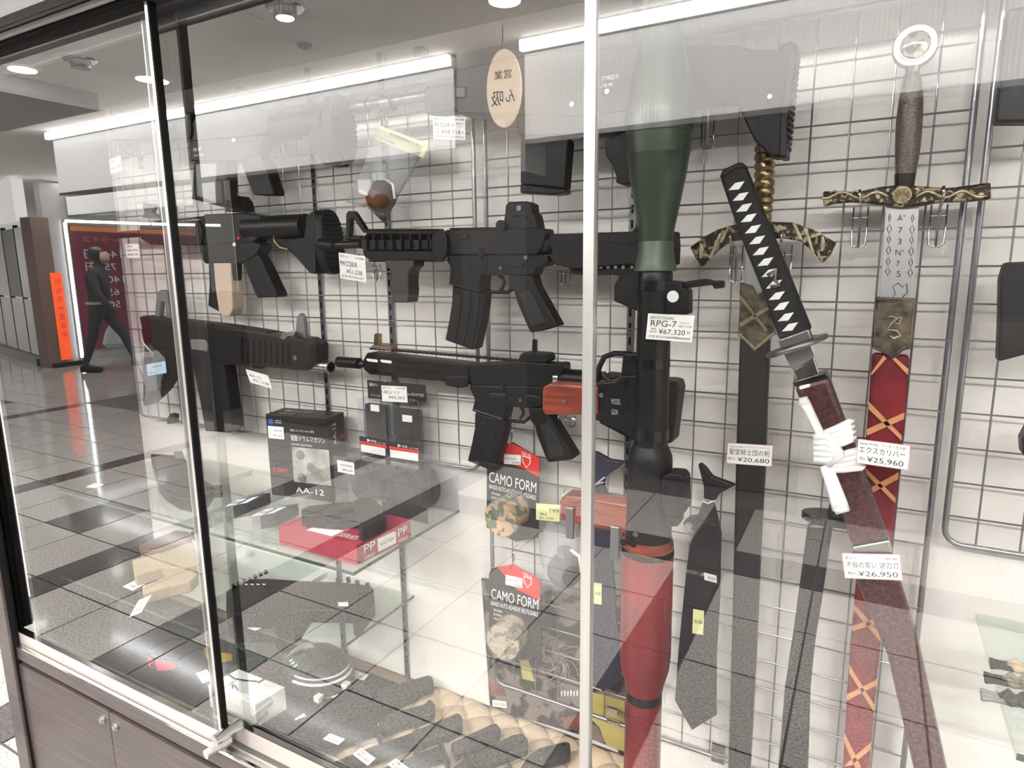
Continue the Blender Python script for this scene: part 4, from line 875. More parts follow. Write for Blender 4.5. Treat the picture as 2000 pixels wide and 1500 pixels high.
# knight's sword
g = thing('cross_sword', 'knight sword with ribbed brass grip, curved ornate guard and black scabbard', 'sword', P(1445, 1490, Y4))
pr = []
for i in range(9):
    y = 282 + i * 17; cx_ = 1494 - i * 0.3; pr += [(cx_, y, 17 if i < 6 else 15), (cx_, y + 4, 20.5 - max(0, i - 5) * 1.6), (cx_, y + 12, 20.5 - max(0, i - 5) * 1.6), (cx_, y + 16, 17 if i < 6 else 14)]
shaft(g, 'grip', pr, Y4, BRASS)
prism('guard', d5([(98, 655), (190, 585), (290, 528), (430, 490), (650, 474), (815, 480), (960, 530), (1118, 620), (1075, 710), (1020, 766), (960, 690), (870, 612), (740, 590), (480, 600), (370, 612), (290, 672), (215, 748), (180, 792), (130, 720)]), Y4, .018, GOLD, g, .002)
for pts in ([(225, 730), (300, 560), (325, 548), (250, 735)], [(300, 625), (360, 505), (380, 500), (325, 620)], [(810, 485), (835, 485), (885, 600), (860, 600)], [(890, 520), (915, 525), (975, 720), (955, 715)], [(935, 570), (1010, 548), (1020, 565), (945, 590)]):
    prism('guard_strap', d5(pts), Y4 - .0095, .002, GOLDP, g, .0005)
for c in ((172, 690), (1022, 640)):
    prism('knight_relief', d5([(c[0] - 8, c[1] - 65), (c[0] + 8, c[1] - 65), (c[0] + 18, c[1] - 20), (c[0] + 12, c[1] + 40), (c[0] - 16, c[1] + 45), (c[0] - 14, c[1] - 20)]), Y4 - .010, .003, GOLDP, g, .001)
prism('blade', d5([(485, 600), (590, 600), (600, 1000), (478, 960)]), Y4, .005, BLADE, g)
prism('throat', d5([(445, 898), (530, 920), (562, 985), (640, 945), (690, 1262), (550, 1388), (430, 1268), (442, 1100)]), Y4, .020, BRONZE, g, .002)
for pts in ([(445, 1180), (650, 1060), (660, 1085), (450, 1210)], [(450, 985), (640, 1230), (625, 1245), (445, 1010)], [(434, 1262), (550, 1375), (688, 1258), (680, 1245), (550, 1352), (444, 1252)]): prism('throat_band', d5(pts), Y4 - .0105, .002, GOLDP, g, .0004)
prism('scabbard', [(1444, 660), (1504, 660), (1498, 800), (1494, 920), (1486, 1060), (1477, 1270), (1464, 1520), (1421, 1520), (1429, 1240), (1433, 1060), (1438, 850)], Y4 + .001, .016, DARKSHEATH, g, .004)
# round pommel sword
g = thing('round_pommel_sword', 'king sword with round jewelled pommel, dragon guard and red strapped scabbard', 'sword', P(1672, 1490, Y4))
c = P(1787, 92, Y4); rr = (P(1832, 92, Y4) - c).length
fd = Vector((0, 1, 0))
lathe('pommel_ring', [(c - fd * .008, rr * .94), (c - fd * .006, rr), (c + fd * .006, rr), (c + fd * .008, rr * .94)], STEEL, g, 40)
lathe('pommel_rim', [(c - fd * .0105, rr * .73), (c - fd * .008, rr * .76)], CHROME, g, 40)
lathe('pommel_jewel', [(c - fd * .018, rr * .02), (c - fd * .0165, rr * .35), (c - fd * .0135, rr * .58), (c - fd * .0106, rr * .68)], mat('faceted_jewel', (0.25, 0.23, 0.2), 0.15, 0.6, col2=(0.7, 0.66, 0.58), vscale=90, sharp=True, detail=0), g, 14)
shaft(g, 'collar', [(1783, 130, 17), (1782, 142, 13)], Y4, STEEL)
shaft(g, 'grip', [(1782, 142, 14), (1781, 160, 19), (1779, 195, 24), (1776, 235, 26.5), (1773, 285, 25.5), (1769, 340, 21)], Y4, WRAP)
shaft(g, 'ferrule', [(1768, 340, 21.5), (1766, 364, 19.5)], Y4, DARKSHEATH)
prism('guard', d8([(25, 1332), (140, 1336), (280, 1335), (430, 1302), (580, 1286), (740, 1300), (900, 1310), (1080, 1288), (1198, 1268), (1202, 1388), (1060, 1402), (850, 1408), (720, 1432), (580, 1448), (400, 1424), (230, 1406), (110, 1416), (28, 1442)]), Y4, .022, GOLD, g, .003)
x_, y_ = d8([(580, 1360)])[0]
disc('sun_boss', x_, y_, 19.5, Y4 - .0155, .005, GOLDP, g, 32); disc('boss_rim', x_, y_, 16, Y4 - .017, .0015, BRASS, g, 32)
for k in range(16):
    a = 2 * math.pi * k / 16; b = P(x_, y_, Y4 - .0185)
    rod('sun_ray', b + Vector((math.cos(a) * .004, 0, math.sin(a) * .004)), b + Vector((math.cos(a) * .0095, 0, math.sin(a) * .0095)), .0006, GOLDP, g, n=5)
for sgn in (-1, 1):
    pts = [(580 + sgn * d_, 1360 + 22 * math.sin(d_ / 38.0) - d_ * .012 * (1 if sgn > 0 else -.4)) for d_ in range(95, 590, 25)]
    path(g, 'dragon_relief', d8, pts, Y4 - .011, .0022, GOLDP)
    for i, d_ in enumerate(range(150, 520, 74)): path(g, 'wing_relief', d8, [(580 + sgn * d_, 1345), (580 + sgn * (d_ + 30), 1330 + (i % 2) * 50), (580 + sgn * (d_ + 62), 1350)], Y4 - .011, .0014, GOLDP)
BY = Y4 + .002
prism('blade', c5([(690, 1200), (885, 1205), (870, 1500)]) + d5([(1640, 1012), (1422, 1008)]), BY, .006, BLADE, g, .0005)
q = c5([(688, 1220)])[0]; tlb = P(q[0], q[1], BY - .0032); rb_ = P(q[0] + 64, q[1] + 1, BY - .0032) - tlb; db_ = P(q[0] - 6, q[1] + 180, BY - .0032) - tlb
letters('engraved_letters', tlb, rb_, db_, [('A°', .38, .62, .13, .09), ('7', .42, .55, .26, .09), ('3', .42, .53, .38, .09), ('N°', .36, .62, .5, .09), ('7', .4, .5, .62, .09), ('5', .42, .54, .73, .09)], INK, g)
for u in (.14, .84):
    for j, (v, s_) in enumerate(((.1, .5), (.22, 1), (.33, .7), (.45, 1), (.57, .8), (.68, 1))):
        o = tlb + rb_ * u + db_ * v; a_ = rb_ * .07 * s_; b_ = db_ * .05
        tube('engraved_vine', [o - b_, o + a_, o + b_, o - a_], .0005, INK, g, 4, closed=True)
o = tlb + rb_ * .52 + db_ * .9
tube('engraved_lion', [o + rb_ * u + db_ * v for u, v in ((-.22, .08), (-.12, .02), (-.2, -.06), (-.05, -.1), (.1, -.06), (.22, -.1), (.25, 0), (.12, .04), (.2, .1), (.05, .08), (-.05, .12))], .0006, INK, g, 4, closed=True)
prism('throat', c5([(630, 1740), (867, 1760), (866, 1790), (855, 1940), (840, 2050), (798, 2060)]) + d5([(1500, 1442), (1440, 1395), (1365, 1352), (1385, 1050), (1392, 1000)]) if False else d5([(1392, 1000), (1677, 1012), (1674, 1060), (1662, 1200), (1648, 1362), (1590, 1372), (1545, 1420), (1500, 1442), (1455, 1400), (1366, 1354), (1376, 1180), (1388, 1050)]), Y4 - .001, .022, BRONZE, g, .002)
path(g, 'dragon_relief', d5, [(1470, 1150), (1500, 1130), (1540, 1150), (1500, 1190), (1470, 1230), (1540, 1235), (1570, 1270), (1520, 1290), (1490, 1270)], Y4 - .0125, .0018, GOLDP)
path(g, 'wing_relief', d5, [(1530, 1150), (1575, 1140), (1560, 1190), (1525, 1180)], Y4 - .0125, .0014, GOLDP)
path(g, 'frame_relief', d5, [(1400, 1030), (1660, 1040), (1640, 1340), (1590, 1355), (1500, 1420), (1430, 1345), (1380, 1335), (1400, 1030)], Y4 - .0122, .0016, BRONZE)
q = d5([(1415, 1060)])[0]; tls = P(q[0], q[1], Y4 - .0121); letters('embossed_letters', tls, Vector((.038, 0, 0)), Vector((0, 0, -.052)), [('EXCALIBUR', .02, .95, .16, .13), ('KING ARTHUR', .02, .95, .93, .12)], BRASS, g)
prism('scabbard', [(1703, 690), (1777, 695), (1768, 813), (1756, 928), (1745, 1040), (1735, 1135), (1721, 1255), (1707, 1390), (1697, 1520), (1645, 1520), (1652, 1390), (1661, 1255), (1672, 1135), (1680, 1000), (1688, 900), (1696, 800)], Y4 + .001, .018, VELV, g, .005)
for fr, pts in ((d6, [(1010, 258), (1085, 155), (1100, 175), (1018, 268)]), (d6, [(1145, 165), (1225, 235), (1220, 268), (1135, 180)]), (d6, [(998, 415), (1190, 612), (1185, 640), (1000, 460)]), (d6, [(985, 575), (1202, 478), (1200, 515), (990, 610)]), (d6, [(970, 780), (1152, 960), (1150, 992), (972, 815)]), (d6, [(1005, 905), (1168, 815), (1165, 855), (1015, 935)]),
    (d7, [(888, 392), (1068, 600), (1066, 648), (890, 440)]), (d7, [(878, 545), (1035, 498), (1040, 530), (882, 578)]), (d7, [(862, 795), (1030, 1068), (1028, 1110), (862, 850)]), (d7, [(846, 992), (1050, 890), (1048, 925), (848, 1030)]), (d7, [(828, 1240), (940, 1467), (900, 1467), (826, 1290)]), (d7, [(825, 1460), (1005, 1300), (1003, 1345), (880, 1450)])):
    prism('strap', fr(pts), Y4 - .0095, .003, LEATH, g, .0006)
hook(1682, 405, 'chrome hook under the dragon guard on the grip side toward the knight sword', tip=.065); hook(1835, 400, 'chrome hook under the dragon guard beside the grid frame', tip=.065)
hook(1440, 480, 'chrome hook under the curved ornate guard beside the necktie'); hook(1535, 478, 'chrome hook under the curved ornate guard behind the wrapped sword grip')
# wrapped sword with maroon scabbard
YK = 0.96
g = thing('wrapped_grip_sword', 'curved sword with black diamond wrapped grip and speckled maroon scabbard', 'sword', P(1800, 1490, YK))
prism('grip', d5([(310, 178), (330, 120), (440, 66), (478, 78), (495, 118), (640, 480), (800, 870), (945, 1232), (720, 1302), (600, 960), (440, 560)]), YK, .024, TSUKA, g, .005)
prism('grip_cap', d5([(303, 165), (325, 112), (440, 58), (475, 68), (486, 100), (420, 105), (318, 178)]), YK, .027, GLOSSB, g, .003)
for i, (x, y) in enumerate(((424, 228), (452, 303), (476, 380), (508, 452), (538, 530), (568, 606), (593, 683), (625, 758), (655, 835), (685, 915), (705, 995), (737, 1067), (768, 1143), (797, 1213))):
    prism('ray_skin', d5([(x - 58, y + 28), (x - 10, y - 24), (x + 56, y - 36), (x + 16, y + 22)]), YK - .0122, .0012, CORD, g, .0003)
path(g, 'grip_ornament', d5, [(640, 850), (700, 810), (690, 880), (720, 920), (660, 930)], YK - .0135, .0028, BRONZE)
prism('collar', d5([(712, 1302), (925, 1225), (948, 1296), (736, 1365)]), YK, .027, DSTEEL, g, .002)
(ax0, ay0), (ax1, ay1) = d5([(632, 1412), (1062, 1268)])
a_, b_ = P(ax0, ay0, YK), P(ax1, ay1, YK); cc = (a_ + b_) / 2; u_ = (b_ - a_).normalized(); n_ = Vector((-u_.z, 0, u_.x)); rr = (b_ - a_).length / 2
lathe('hand_guard', [(cc - n_ * .003, rr * .98), (cc - n_ * .0015, rr), (cc + n_ * .0015, rr), (cc + n_ * .003, rr * .98)], DSTEEL, g, 40)
prism('blade_collar', d6([(522, 152), (662, 92), (692, 170), (570, 242)]), YK, .012, GREYP, g); prism('blade', d6([(570, 242), (692, 170), (722, 262), (598, 302)]), YK, .008, CHROME, g)
prism('scabbard_mouth', d6([(568, 305), (758, 248), (772, 268), (776, 285), (582, 335)]), YK, .028, GLOSSB, g, .002)
prism('scabbard', d6([(578, 332), (774, 280), (862, 520), (960, 780), (1115, 1200), (905, 1236), (820, 980), (690, 600)]), YK, .026, LACQ, g, .006)
prism('scabbard_band', d6([(905, 1236), (1115, 1198), (1130, 1262), (1140, 1310), (930, 1320)]), YK, .028, STEEL, g, .002)
prism('scabbard', [(1668, 1120), (1752, 1118), (1758, 1136), (1796, 1264), (1853, 1520), (1788, 1520), (1733, 1282), (1672, 1138)], YK, .026, LACQ, g, .006)
cl = [(720, 610, 900, 530), (725, 640, 905, 560), (730, 665, 910, 590), (735, 690, 912, 622), (752, 735, 955, 690), (760, 760, 962, 720), (768, 782, 965, 750), (775, 800, 965, 785)]
for x0, y0, x1, y1 in cl: path(g, 'cord_wrap', d6, [(x0 - 8, y0 + 8), (x0, y0), ((x0 + x1) / 2, (y0 + y1) / 2 + 4), (x1, y1), (x1 + 8, y1 + 6)], YK - .017, .0052, CORD)
for k in range(4): path(g, 'cord_hang', d6, [(735 + k * 6, 640), (700 + k * 5, 560), (655 + k * 6, 470), (615 + k * 10, 420 - k * 4)], YK - .02, .0045, CORD)
for k in range(4): path(g, 'cord_hang', d6, [(745 + k * 10, 780), (775 + k * 14, 880), (800 + k * 18, 970), (815 + k * 20, 1030)], YK - .02, .0048, CORD)
for k in range(5): path(g, 'cord_knot', d6, [(690, 620 + k * 30), (760, 610 + k * 34), (840, 700 + k * 6), (770, 770)], YK - .022, .0055, CORD)
path(g, 'cord_end', d6, [(612, 420), (660, 410)], YK - .02, .006, CORD); path(g, 'cord_end', d6, [(810, 1032), (880, 1012)], YK - .02, .006, CORD)
# wide black saber
YD = 0.995
g = thing('black_saber', 'wide black curved saber in glossy scabbard with a disc hand guard', 'sword', P(1545, 1490, YD))
c = P(1626, 1012, YD); rr = (P(1689, 1012, YD) - c).length; dz = Vector((0, 0, 1))
lathe('hand_guard', [(c - dz * .0055, rr * .97), (c - dz * .0045, rr), (c + dz * .0045, rr), (c + dz * .0055, rr * .97)], GLOSSB, g, 44)
for v_ in g.children[0].data.vertices: v_.co.y = (v_.co.y + OFF[g.name].y - YD) * 0.58 + YD - OFF[g.name].y
prism('scabbard', [(1577, 1024), (1628, 1024), (1619, 1075), (1604, 1180), (1591, 1260), (1582, 1350), (1577, 1520), (1518, 1520), (1532, 1345), (1548, 1240), (1563, 1130)], YD, .02, GLOSSB, g, .005)
rod('grip', P(1634, 1008, YD), P(1660, 880, YD + .01), .012, TSUKA, g)
# price cards of the swords
R3 = dict(edge=PAPERP)
pcard('price_card', 'pink edged price card on the black scabbard of the knight sword', d6([(205, 648), (462, 664), (198, 764)]), Y4 - .0115, [('Denix 4163/N シングルナイトサード', .05, .92, .2, .12), ('聖堂騎士団の剣', .05, .93, .52, .3), ('税込', .03, .2, .8, .16), ('¥20,680', .24, .94, .86, .3)], **R3)
pcard('price_card', 'pink edged price card on the red strapped scabbard', d6([(940, 626), (1236, 664), (930, 762)]), YK - .034, [('Denix 4170/L  アーサー王の剣', .04, .92, .2, .12), ('エクスカリバー', .04, .92, .52, .3), ('税込', .06, .17, .84, .16), ('¥25,960', .2, .9, .88, .3)], **R3)
pcard('price_card', 'pink edged price card on the speckled maroon scabbard', d7([(812, 68), (1192, 76), (832, 232)]), YK - .018, [('模造刀', .05, .25, .22, .12), ('AF-60', .74, .95, .22, .12), ('不殺の誓い 逆刃刀', .06, .95, .54, .26), ('税込', .07, .22, .82, .13), ('¥26,950', .25, .93, .88, .28)], **R3)
# black grip ends beside the swords (cut by the frame)
YX = 1.01
prism_things = [('sheathed_blade', 'black sheath hung high on the grid beside the round pommel', [(1967, 18), (2060, 0), (2060, 238), (1944, 238), (1958, 130)]), ('sheathed_blade', 'black angular sheath end hung on the grid beside the bronze throat', [(1965, 513), (2060, 508), (2060, 690), (2000, 694), (1950, 707), (1953, 640), (1955, 545)]), ('black_pouch', 'small dark rounded pouch hung beside the red strapped scabbard', [(2060, 828), (2010, 834), (1996, 860), (1998, 890), (2060, 915)])]
for nm, lb, pts in prism_things: tag(prism(nm, pts, YX, .03, DARKSHEATH, None, .003), lb, 'sheath' if 'sheath' in nm else 'pouch')
hook(1385, 205, 'chrome hook beside the olive warhead under the battle rifle stock', h=.065); hook(1107, 525, 'chrome hook under the stock of the railed carbine', h=.03); hook(737, 515, 'chrome hook under the railed handguard', h=.035); hook(555, 280, 'chrome hook under the butt of the top row rifle', h=.03); hook(276, 305, 'chrome hook under the muzzle of the top row rifle', h=.03); hook(1115, 812, 'chrome hook under the red wooden launcher grip', h=.02)
# ================================================================== small price cards on the wall
TG = 'white price cards on the rifles'
pcard('price_card', 'small white price card at the muzzle of the top row rifle', [(213, 312), (235, 304), (217, 340)], .955, [('特価', .1, .5, .3, .2), ('¥60,588', .1, .9, .75, .3)])
pcard('price_card', 'small white price card under the handguard of the short rifle', c7([(135, 380), (212, 376), (143, 462)]), .955, [('東京', .1, .5, .25, .18), ('HK 416', .1, .9, .55, .25), ('¥48,598', .1, .9, .85, .25)])
pcard('price_card', 'white price card hung under the silver barrel of the battle rifle', c3([(818, 590), (1028, 596), (820, 735)]), .965, [('東京マルイ', .04, .4, .16, .11), ('次世代電動', .64, .98, .16, .11), ('FN SCAR-H', .04, .68, .46, .27), ('連射数 90', .72, .95, .34, .1), ('ブラック', .74, .94, .47, .1), ('特価', .1, .2, .62, .09), ('10%OFF', .06, .22, .74, .09), ('¥58,718', .27, .86, .76, .25), ('税込', .9, .98, .72, .12), ('(定価 税込¥65,230/税抜¥59,300)', .05, .96, .93, .12)])
pcard('price_card', 'white price card hung under the flash hider of the railed carbine', c8([(42, 424), (236, 452), (55, 612)]), .945, [('東京マルイ', .05, .4, .16, .1), ('次世代電動', .62, .95, .16, .1), ('M4 CQB-R', .05, .68, .48, .27), ('¥51,238', .27, .86, .76, .24), ('(定価 税込¥56,900)', .05, .9, .92, .1)])
pcard('price_card', 'white price card hung under the bulky shotgun', c7([(838, 1112), (970, 1150), (865, 1190)]), .985, [('AA-12', .1, .62, .48, .3), ('¥51,238', .2, .9, .8, .27)])
pcard('price_card', 'white price card hung before the adapter pack', e1([(1248, 88), (1438, 96), (1257, 206)]), 1.0, [('東京マルイ', .04, .36, .17, .11), ('次世代電動', .6, .95, .17, .11), ('URG-I 11.5', .04, .7, .5, .27), ('¥65,263', .27, .9, .8, .26)])
# ================================================================== hanging packs
def camo_pack(lbl, cardpx, redpx, front, back, rpx, camo, tagpx, txtpx, hookpx, Yc=1.045):
    t = thing('tape_pack', lbl, 'blister pack', P(*cardpx[-1], Yc)); D = .055
    prism('backing_card', cardpx, Yc, .0015, DKCARD, t, 0); prism('red_header', redpx, Yc - .0012, .0008, REDC, t, 0)
    x, y = txtpx; a = P(x, y, Yc - .0018); r_ = P(x + 92, y + 22, Yc - .0018) - a; dn = P(x - 1, y + 46, Yc - .0018) - a
    letters('lettering', a, r_, dn, [('CAMO FORM', 0, 1, .40, .62), ('BANDE AUTO-ADHÉSIVE RÉUTILISABLE', 0, 1, .68, .26), ('REUSABLE', .06, .25, .9, .14), ('NO RESIDUE', .06, .25, 1.08, .14), ('WASHABLE', .06, .22, 1.26, .14)], INKW, t)
    h = P(tagpx[0][0] + 34, tagpx[0][1] - 6, Yc - .0022); letters('brand_lettering', h, Vector((.017, 0, -.004)), Vector((0, 0, -.03)), [('GEAR AID', 0, 1.2, .2, .3)], INKW, t)
    tube('shield_mark', [h + Vector((.002 + u * .016, 0, -.009 - v * .022)) for u, v in ((0, 0), (1, .12), (1, .55), (.5, 1), (0, .5))], .0012, INKW, t, 5, closed=True)
    card('sticker', 'white price sticker', *[P(p[0], p[1], Yc - .0024) for p in tagpx], [('CAMO-FORM', .05, .75, .5, .22), ('¥3,080', .5, .95, .88, .26)], parent=t)
    fc = P(*front, Yc - D); bc = P(*back, Yc - .002); r = (P(front[0] + rpx, front[1], Yc - D) - fc).length
    bc = Vector((fc.x * .35 + bc.x * .65, Yc - .002, fc.z * .35 + bc.z * .65)); fc2 = Vector((fc.x, Yc - D, fc.z))
    lathe('blister', [(fc2, r), (bc, r * .98)], CLR, t, 36)
    lathe('tape_roll', [(fc2 + Vector((0, .004, 0)), r * .92), (bc - Vector((0, .004, 0)), r * .9)], camo, t, 36)
    lathe('front_label', [(fc2 + Vector((0, .0012, 0)), r * .93), (fc2 + Vector((0, .003, 0)), r * .93)], camo, t, 36)
    hx = P(*hookpx, Yc); tube('hang_hook', [hx + Vector((0, .02, .03)), hx + Vector((0, 0, .028)), hx + Vector((.004, 0, .012)), hx, hx + Vector((-.003, -.002, -.012))], .0012, CHROME, t)
camo_pack('black and red tape pack with digital camouflage roll beside the slim carbine magazine', [(951, 900), (985, 868), (1002, 864), (1054, 895), (1052, 1050), (1008, 1058), (950, 1030)], e2([(420, 240), (490, 221), (768, 372), (766, 560), (600, 470), (400, 400)]), (977, 1014), (1012, 990), 33, CAMO1, e2([(424, 335), (588, 345), (420, 430)]), (956, 922), (998, 862))
camo_pack('black and red tape pack with desert camouflage roll hung low before the printed panel', [(955, 1122), (960, 1110), (1002, 1102), (1056, 1134), (1057, 1283), (1000, 1290), (955, 1275)], e3([(262, 212), (370, 190), (568, 305), (567, 450), (400, 370)]), (981, 1256), (1003, 1230), 32, CAMO2, e3([(320, 265), (440, 292), (318, 335)]), (960, 1150), (1002, 1100))
# printed panel behind the grid
t = thing('printed_panel', 'dark printed panel with snarling face art standing behind the wire grid', 'poster', P(1080, 1420, 1.086))
prism('sheet', [(940, 1130), (1056, 1140), (1135, 1152), (1222, 1166), (1222, 1470), (1135, 1436), (957, 1382)], 1.087, .003, ART, t, 0)
prism('yellow_patch', [(1150, 1350), (1220, 1370), (1220, 1468), (1185, 1456), (1170, 1420), (1150, 1400)], 1.0848, .001, ARTY, t, 0)
prism('yellow_patch', e3([(420, 880), (480, 870), (530, 1030), (440, 1010)]), 1.0848, .001, ARTY, t, 0); prism('red_patch', e3([(710, 1290), (855, 1260), (855, 1385), (760, 1350)]), 1.0848, .001, ARTR, t, 0); prism('red_patch', e3([(205, 1030), (300, 1060), (320, 1130), (215, 1130)]), 1.0848, .001, ARTR, t, 0)
for i in range(6): prism('tooth_print', e3([(715 + i * 22, 1098 - (i % 2) * 8), (728 + i * 22, 1098), (724 + i * 22, 1135), (716 + i * 22, 1130)]), 1.0842, .0006, PAPER, t, 0)
for i in range(56):
    a = random.uniform(0, 6.283); r0 = random.uniform(10, 60); r1 = r0 + random.uniform(60, 150); cx0, cy0 = (700, 880) if i % 3 else (640, 880)
    path(t, 'art_strand', e3, [(min(850, max(590, cx0 + math.cos(a + k * .16) * (r0 + (r1 - r0) * k / 5))), min(1060, max(730, cy0 + math.sin(a + k * .16) * (r0 + (r1 - r0) * k / 5)))) for k in range(6)], 1.0842, .0006, mat('pale_print', (0.45, 0.4, 0.38), .5) if i % 2 else mat('brown_print', (0.16, 0.1, 0.08), .5))
pcard('panel_label', None, e3([(225, 1158), (325, 1172), (228, 1205)]), 1.0838, [('COLLECTION', .1, .9, .7, .5)], parent=t)
# bags with ball shaped BB bottles
def bag(lbl, film, head, Y, ball, r, ballmat, cap, lines, hk):
    t = thing('bottle_bag', lbl, 'bagged bottle', P(*ball, Y))
    c = P(*ball, Y); R_ = (P(ball[0] + r, ball[1], Y) - c).length
    n = len(film); cen = Vector((sum(P(x, y, Y).x for x, y in film) / n, 0, sum(P(x, y, Y).z for x, y in film) / n))
    vs = [P(x, y, Y) for x, y in film]; k = len(vs); fr = [Vector((v.x * .45 + cen.x * .55, Y - R_ * 1.05, v.z * .45 + cen.z * .55)) for v in vs]; bk = [Vector((v.x, Y + R_ * 1.05, v.z)) for v in fr]
    fs = [(i, (i + 1) % k, k + (i + 1) % k, k + i) for i in range(k)] + [tuple(range(k, 2 * k))] + [((i + 1) % k, i, 2 * k + i, 2 * k + (i + 1) % k) for i in range(k)] + [tuple(range(3 * k - 1, 2 * k - 1, -1))]
    obj('clear_bag', vs + fr + bk, fs, FILM, t, smooth=True)
    a, b, d_ = [P(x, y, Y - .004) for x, y in head]; card('header_card', None, a, b, d_, lines, m=YEL, parent=t)
    prof = [(c + Vector((0, 0, R_ * math.sin(a_))), R_ * math.cos(a_)) for a_ in [math.radians(-80 + i * 16) for i in range(11)]]
    bt = lathe('bottle', prof, ballmat, t, 20)
    lathe('cap', [(c + Vector((0, 0, R_ * .9)), R_ * .45), (c + Vector((0, 0, R_ * 1.35)), R_ * .42)], cap, t, 16)
    tube('pull_ring', [c + Vector((R_ * .55 * math.cos(a_) - R_ * .3, -R_ * .6, R_ * 1.1 + R_ * .5 * math.sin(a_))) for a_ in [i * math.pi / 7 for i in range(14)]], .001, STEEL, t, 6, closed=True)
    path(t, 'lever', ID, [(ball[0] + r * .4, ball[1] - r * 1.3), (ball[0] + r * .95, ball[1] - r * .9), (ball[0] + r * 1.1, ball[1] + r * .2)], Y - R_ * .5, .003, WHP)
    hx = P(*hk, Y); tube('hang_hook', [hx + Vector((0, .02, .02)), hx + Vector((.003, 0, .014)), hx + Vector((0, -.002, 0)), hx + Vector((-.004, 0, -.008))], .0012, CHROME, t)
    return t, c, R_
t, c, R_ = bag('clear bag with yellow header and brown ball bottle hung under the top row butt', c3([(480, 650), (790, 772), (690, 960), (610, 1090), (505, 1290), (400, 1190), (250, 1150), (310, 1020), (370, 920), (440, 720)]), c3([(470, 650), (788, 770), (440, 740)]), 1.02, c3([(480, 1110)])[0], 25, ORB, WHP, [('手榴弾型BBボトル', .25, .85, .4, .3), ('¥1,100', .1, .4, .85, .2)], c3([(520, 620)])[0])
prism('orange_base', c3([(360, 1080), (410, 1110), (420, 1170), (380, 1150)]), 1.0, .01, ORG, t, .002); prism('white_cap', c3([(322, 1000), (412, 1000), (408, 1120), (330, 1090)]), 1.0, .02, WHP, t, .003)
bag('clear bag with yellow header and black ball bottle hung before the printed panel', e3([(555, 415), (600, 200), (560, 30), (620, -140), (850, -130), (855, 300), (850, 430), (700, 380), (640, 370)]), e2([(735, 815), (965, 832), (735, 975)]), 1.03, (1102, 1114), 31, mat('black_bumpy_bottle', (0.02, 0.02, 0.022), 0.4, bump=1.0, bscale=60), GREYP, [('手榴弾', .55, .98, .45, .25), ('MK.II', .15, .45, .68, .2), ('¥1,100', .15, .75, .9, .16)], (1098, 975))
bg = thing('spare_part_bag', 'clear bag with pale blue label hung beside the dark end panel', 'bag', P(300, 830, .98))
fpx = e8([(378, 250), (640, 200), (735, 300), (742, 400), (690, 560), (680, 720), (760, 850), (740, 1000), (580, 1050), (480, 960), (490, 830), (520, 600)])
vs = [P(x, y, .98) for x, y in fpx]; k = len(vs); cx_ = sum(v.x for v in vs) / k; cz_ = sum(v.z for v in vs) / k; fr = [Vector((v.x * .5 + cx_ * .5,   .967, v.z * .5 + cz_ * .5)) for v in vs]
obj('clear_bag', vs + fr, [(i, (i + 1) % k, k + (i + 1) % k, k + i) for i in range(k)] + [tuple(range(k, 2 * k))], FILM, bg, smooth=True)
pcard('label', None, e8([(515, 372), (735, 330), (532, 508)]), .966, [('PARTS', .3, .8, .4, .25), ('SERVICE', .1, .5, .85, .2)], m=mat('pale_blue_label', (0.5, 0.66, 0.78), 0.6), parent=bg, ink=INKB)
path(bg, 'string', ID, e8([(455, 50), (490, 130), (540, 190), (600, 250)]), .975, .0012, CORD); prism('black_clip', e8([(750, 1010), (800, 945), (850, 960), (850, 1060), (760, 1070)]), .975, .012, BLACKGAP, bg)
# ================================================================== goods on the upper shelf
def height(C, py):
    lo, hi = 0.0, 1.0
    for _ in range(40):
        m = (lo + hi) / 2
        if proj(C + Vector((0, 0, m)))[1] > py: lo = m
        else: hi = m
    return lo
def face_letters(root, a, b, h, lines, m_, nm='lettering'):
    """print on the upright face above bottom edge a-b"""
    letters(nm, a + Vector((0, 0, h)), b - a, Vector((0, 0, -h)), lines, m_, root, .0008)
def quad_on(root, nm, a, b, h, u0, v0, u1, v1, m_, lift=.0006):
    r_, d_ = b - a, Vector((0, 0, -h)); t0 = a + Vector((0, 0, h)); n = -(r_.cross(d_)).normalized() * lift
    q = [t0 + r_ * u0 + d_ * v1 + n, t0 + r_ * u1 + d_ * v1 + n, t0 + r_ * u1 + d_ * v0 + n, t0 + r_ * u0 + d_ * v0 + n]
    return obj(nm, q, [(0, 1, 2, 3)], m_, root)
zs = Z1 + .0004
C, L, Rr = PZ(649, 981, zs), PZ(531, 966, zs), PZ(697, 950, zs); h = height(C, 818)
Rr = C + (Rr - C).normalized() * .07
g = thing('magazine_carton', 'tall black carton with a window showing a drum magazine', 'box', C)
para('carton', C, L, Rr, h, BOXB, g)
face_letters(g, L, C, h, [('電動ドラムマガジン', .40, .95, .29, .075), ('電動ショットガン AA-12 専用', .40, .78, .18, .03), ('ELECTRIC DRUM MAG.', .40, .74, .35, .035), ('AA-12', .42, .88, .93, .10), ('TOKYO', .16, .26, .075, .022), ('MARUI', .16, .26, .1, .022)], INKW)
face_letters(g, L, C, h, [('3,000', .05, .30, .70, .075)], INKR, 'red_lettering')
quad_on(g, 'window', L, C, h, .40, .37, 1.0, .80, mat('magazine_inside', (0.25, 0.24, 0.23), 0.3, col2=(0.62, 0.58, 0.5), vscale=35)); quad_on(g, 'window_film', L, C, h, .40, .37, 1.0, .80, CLR, .003)
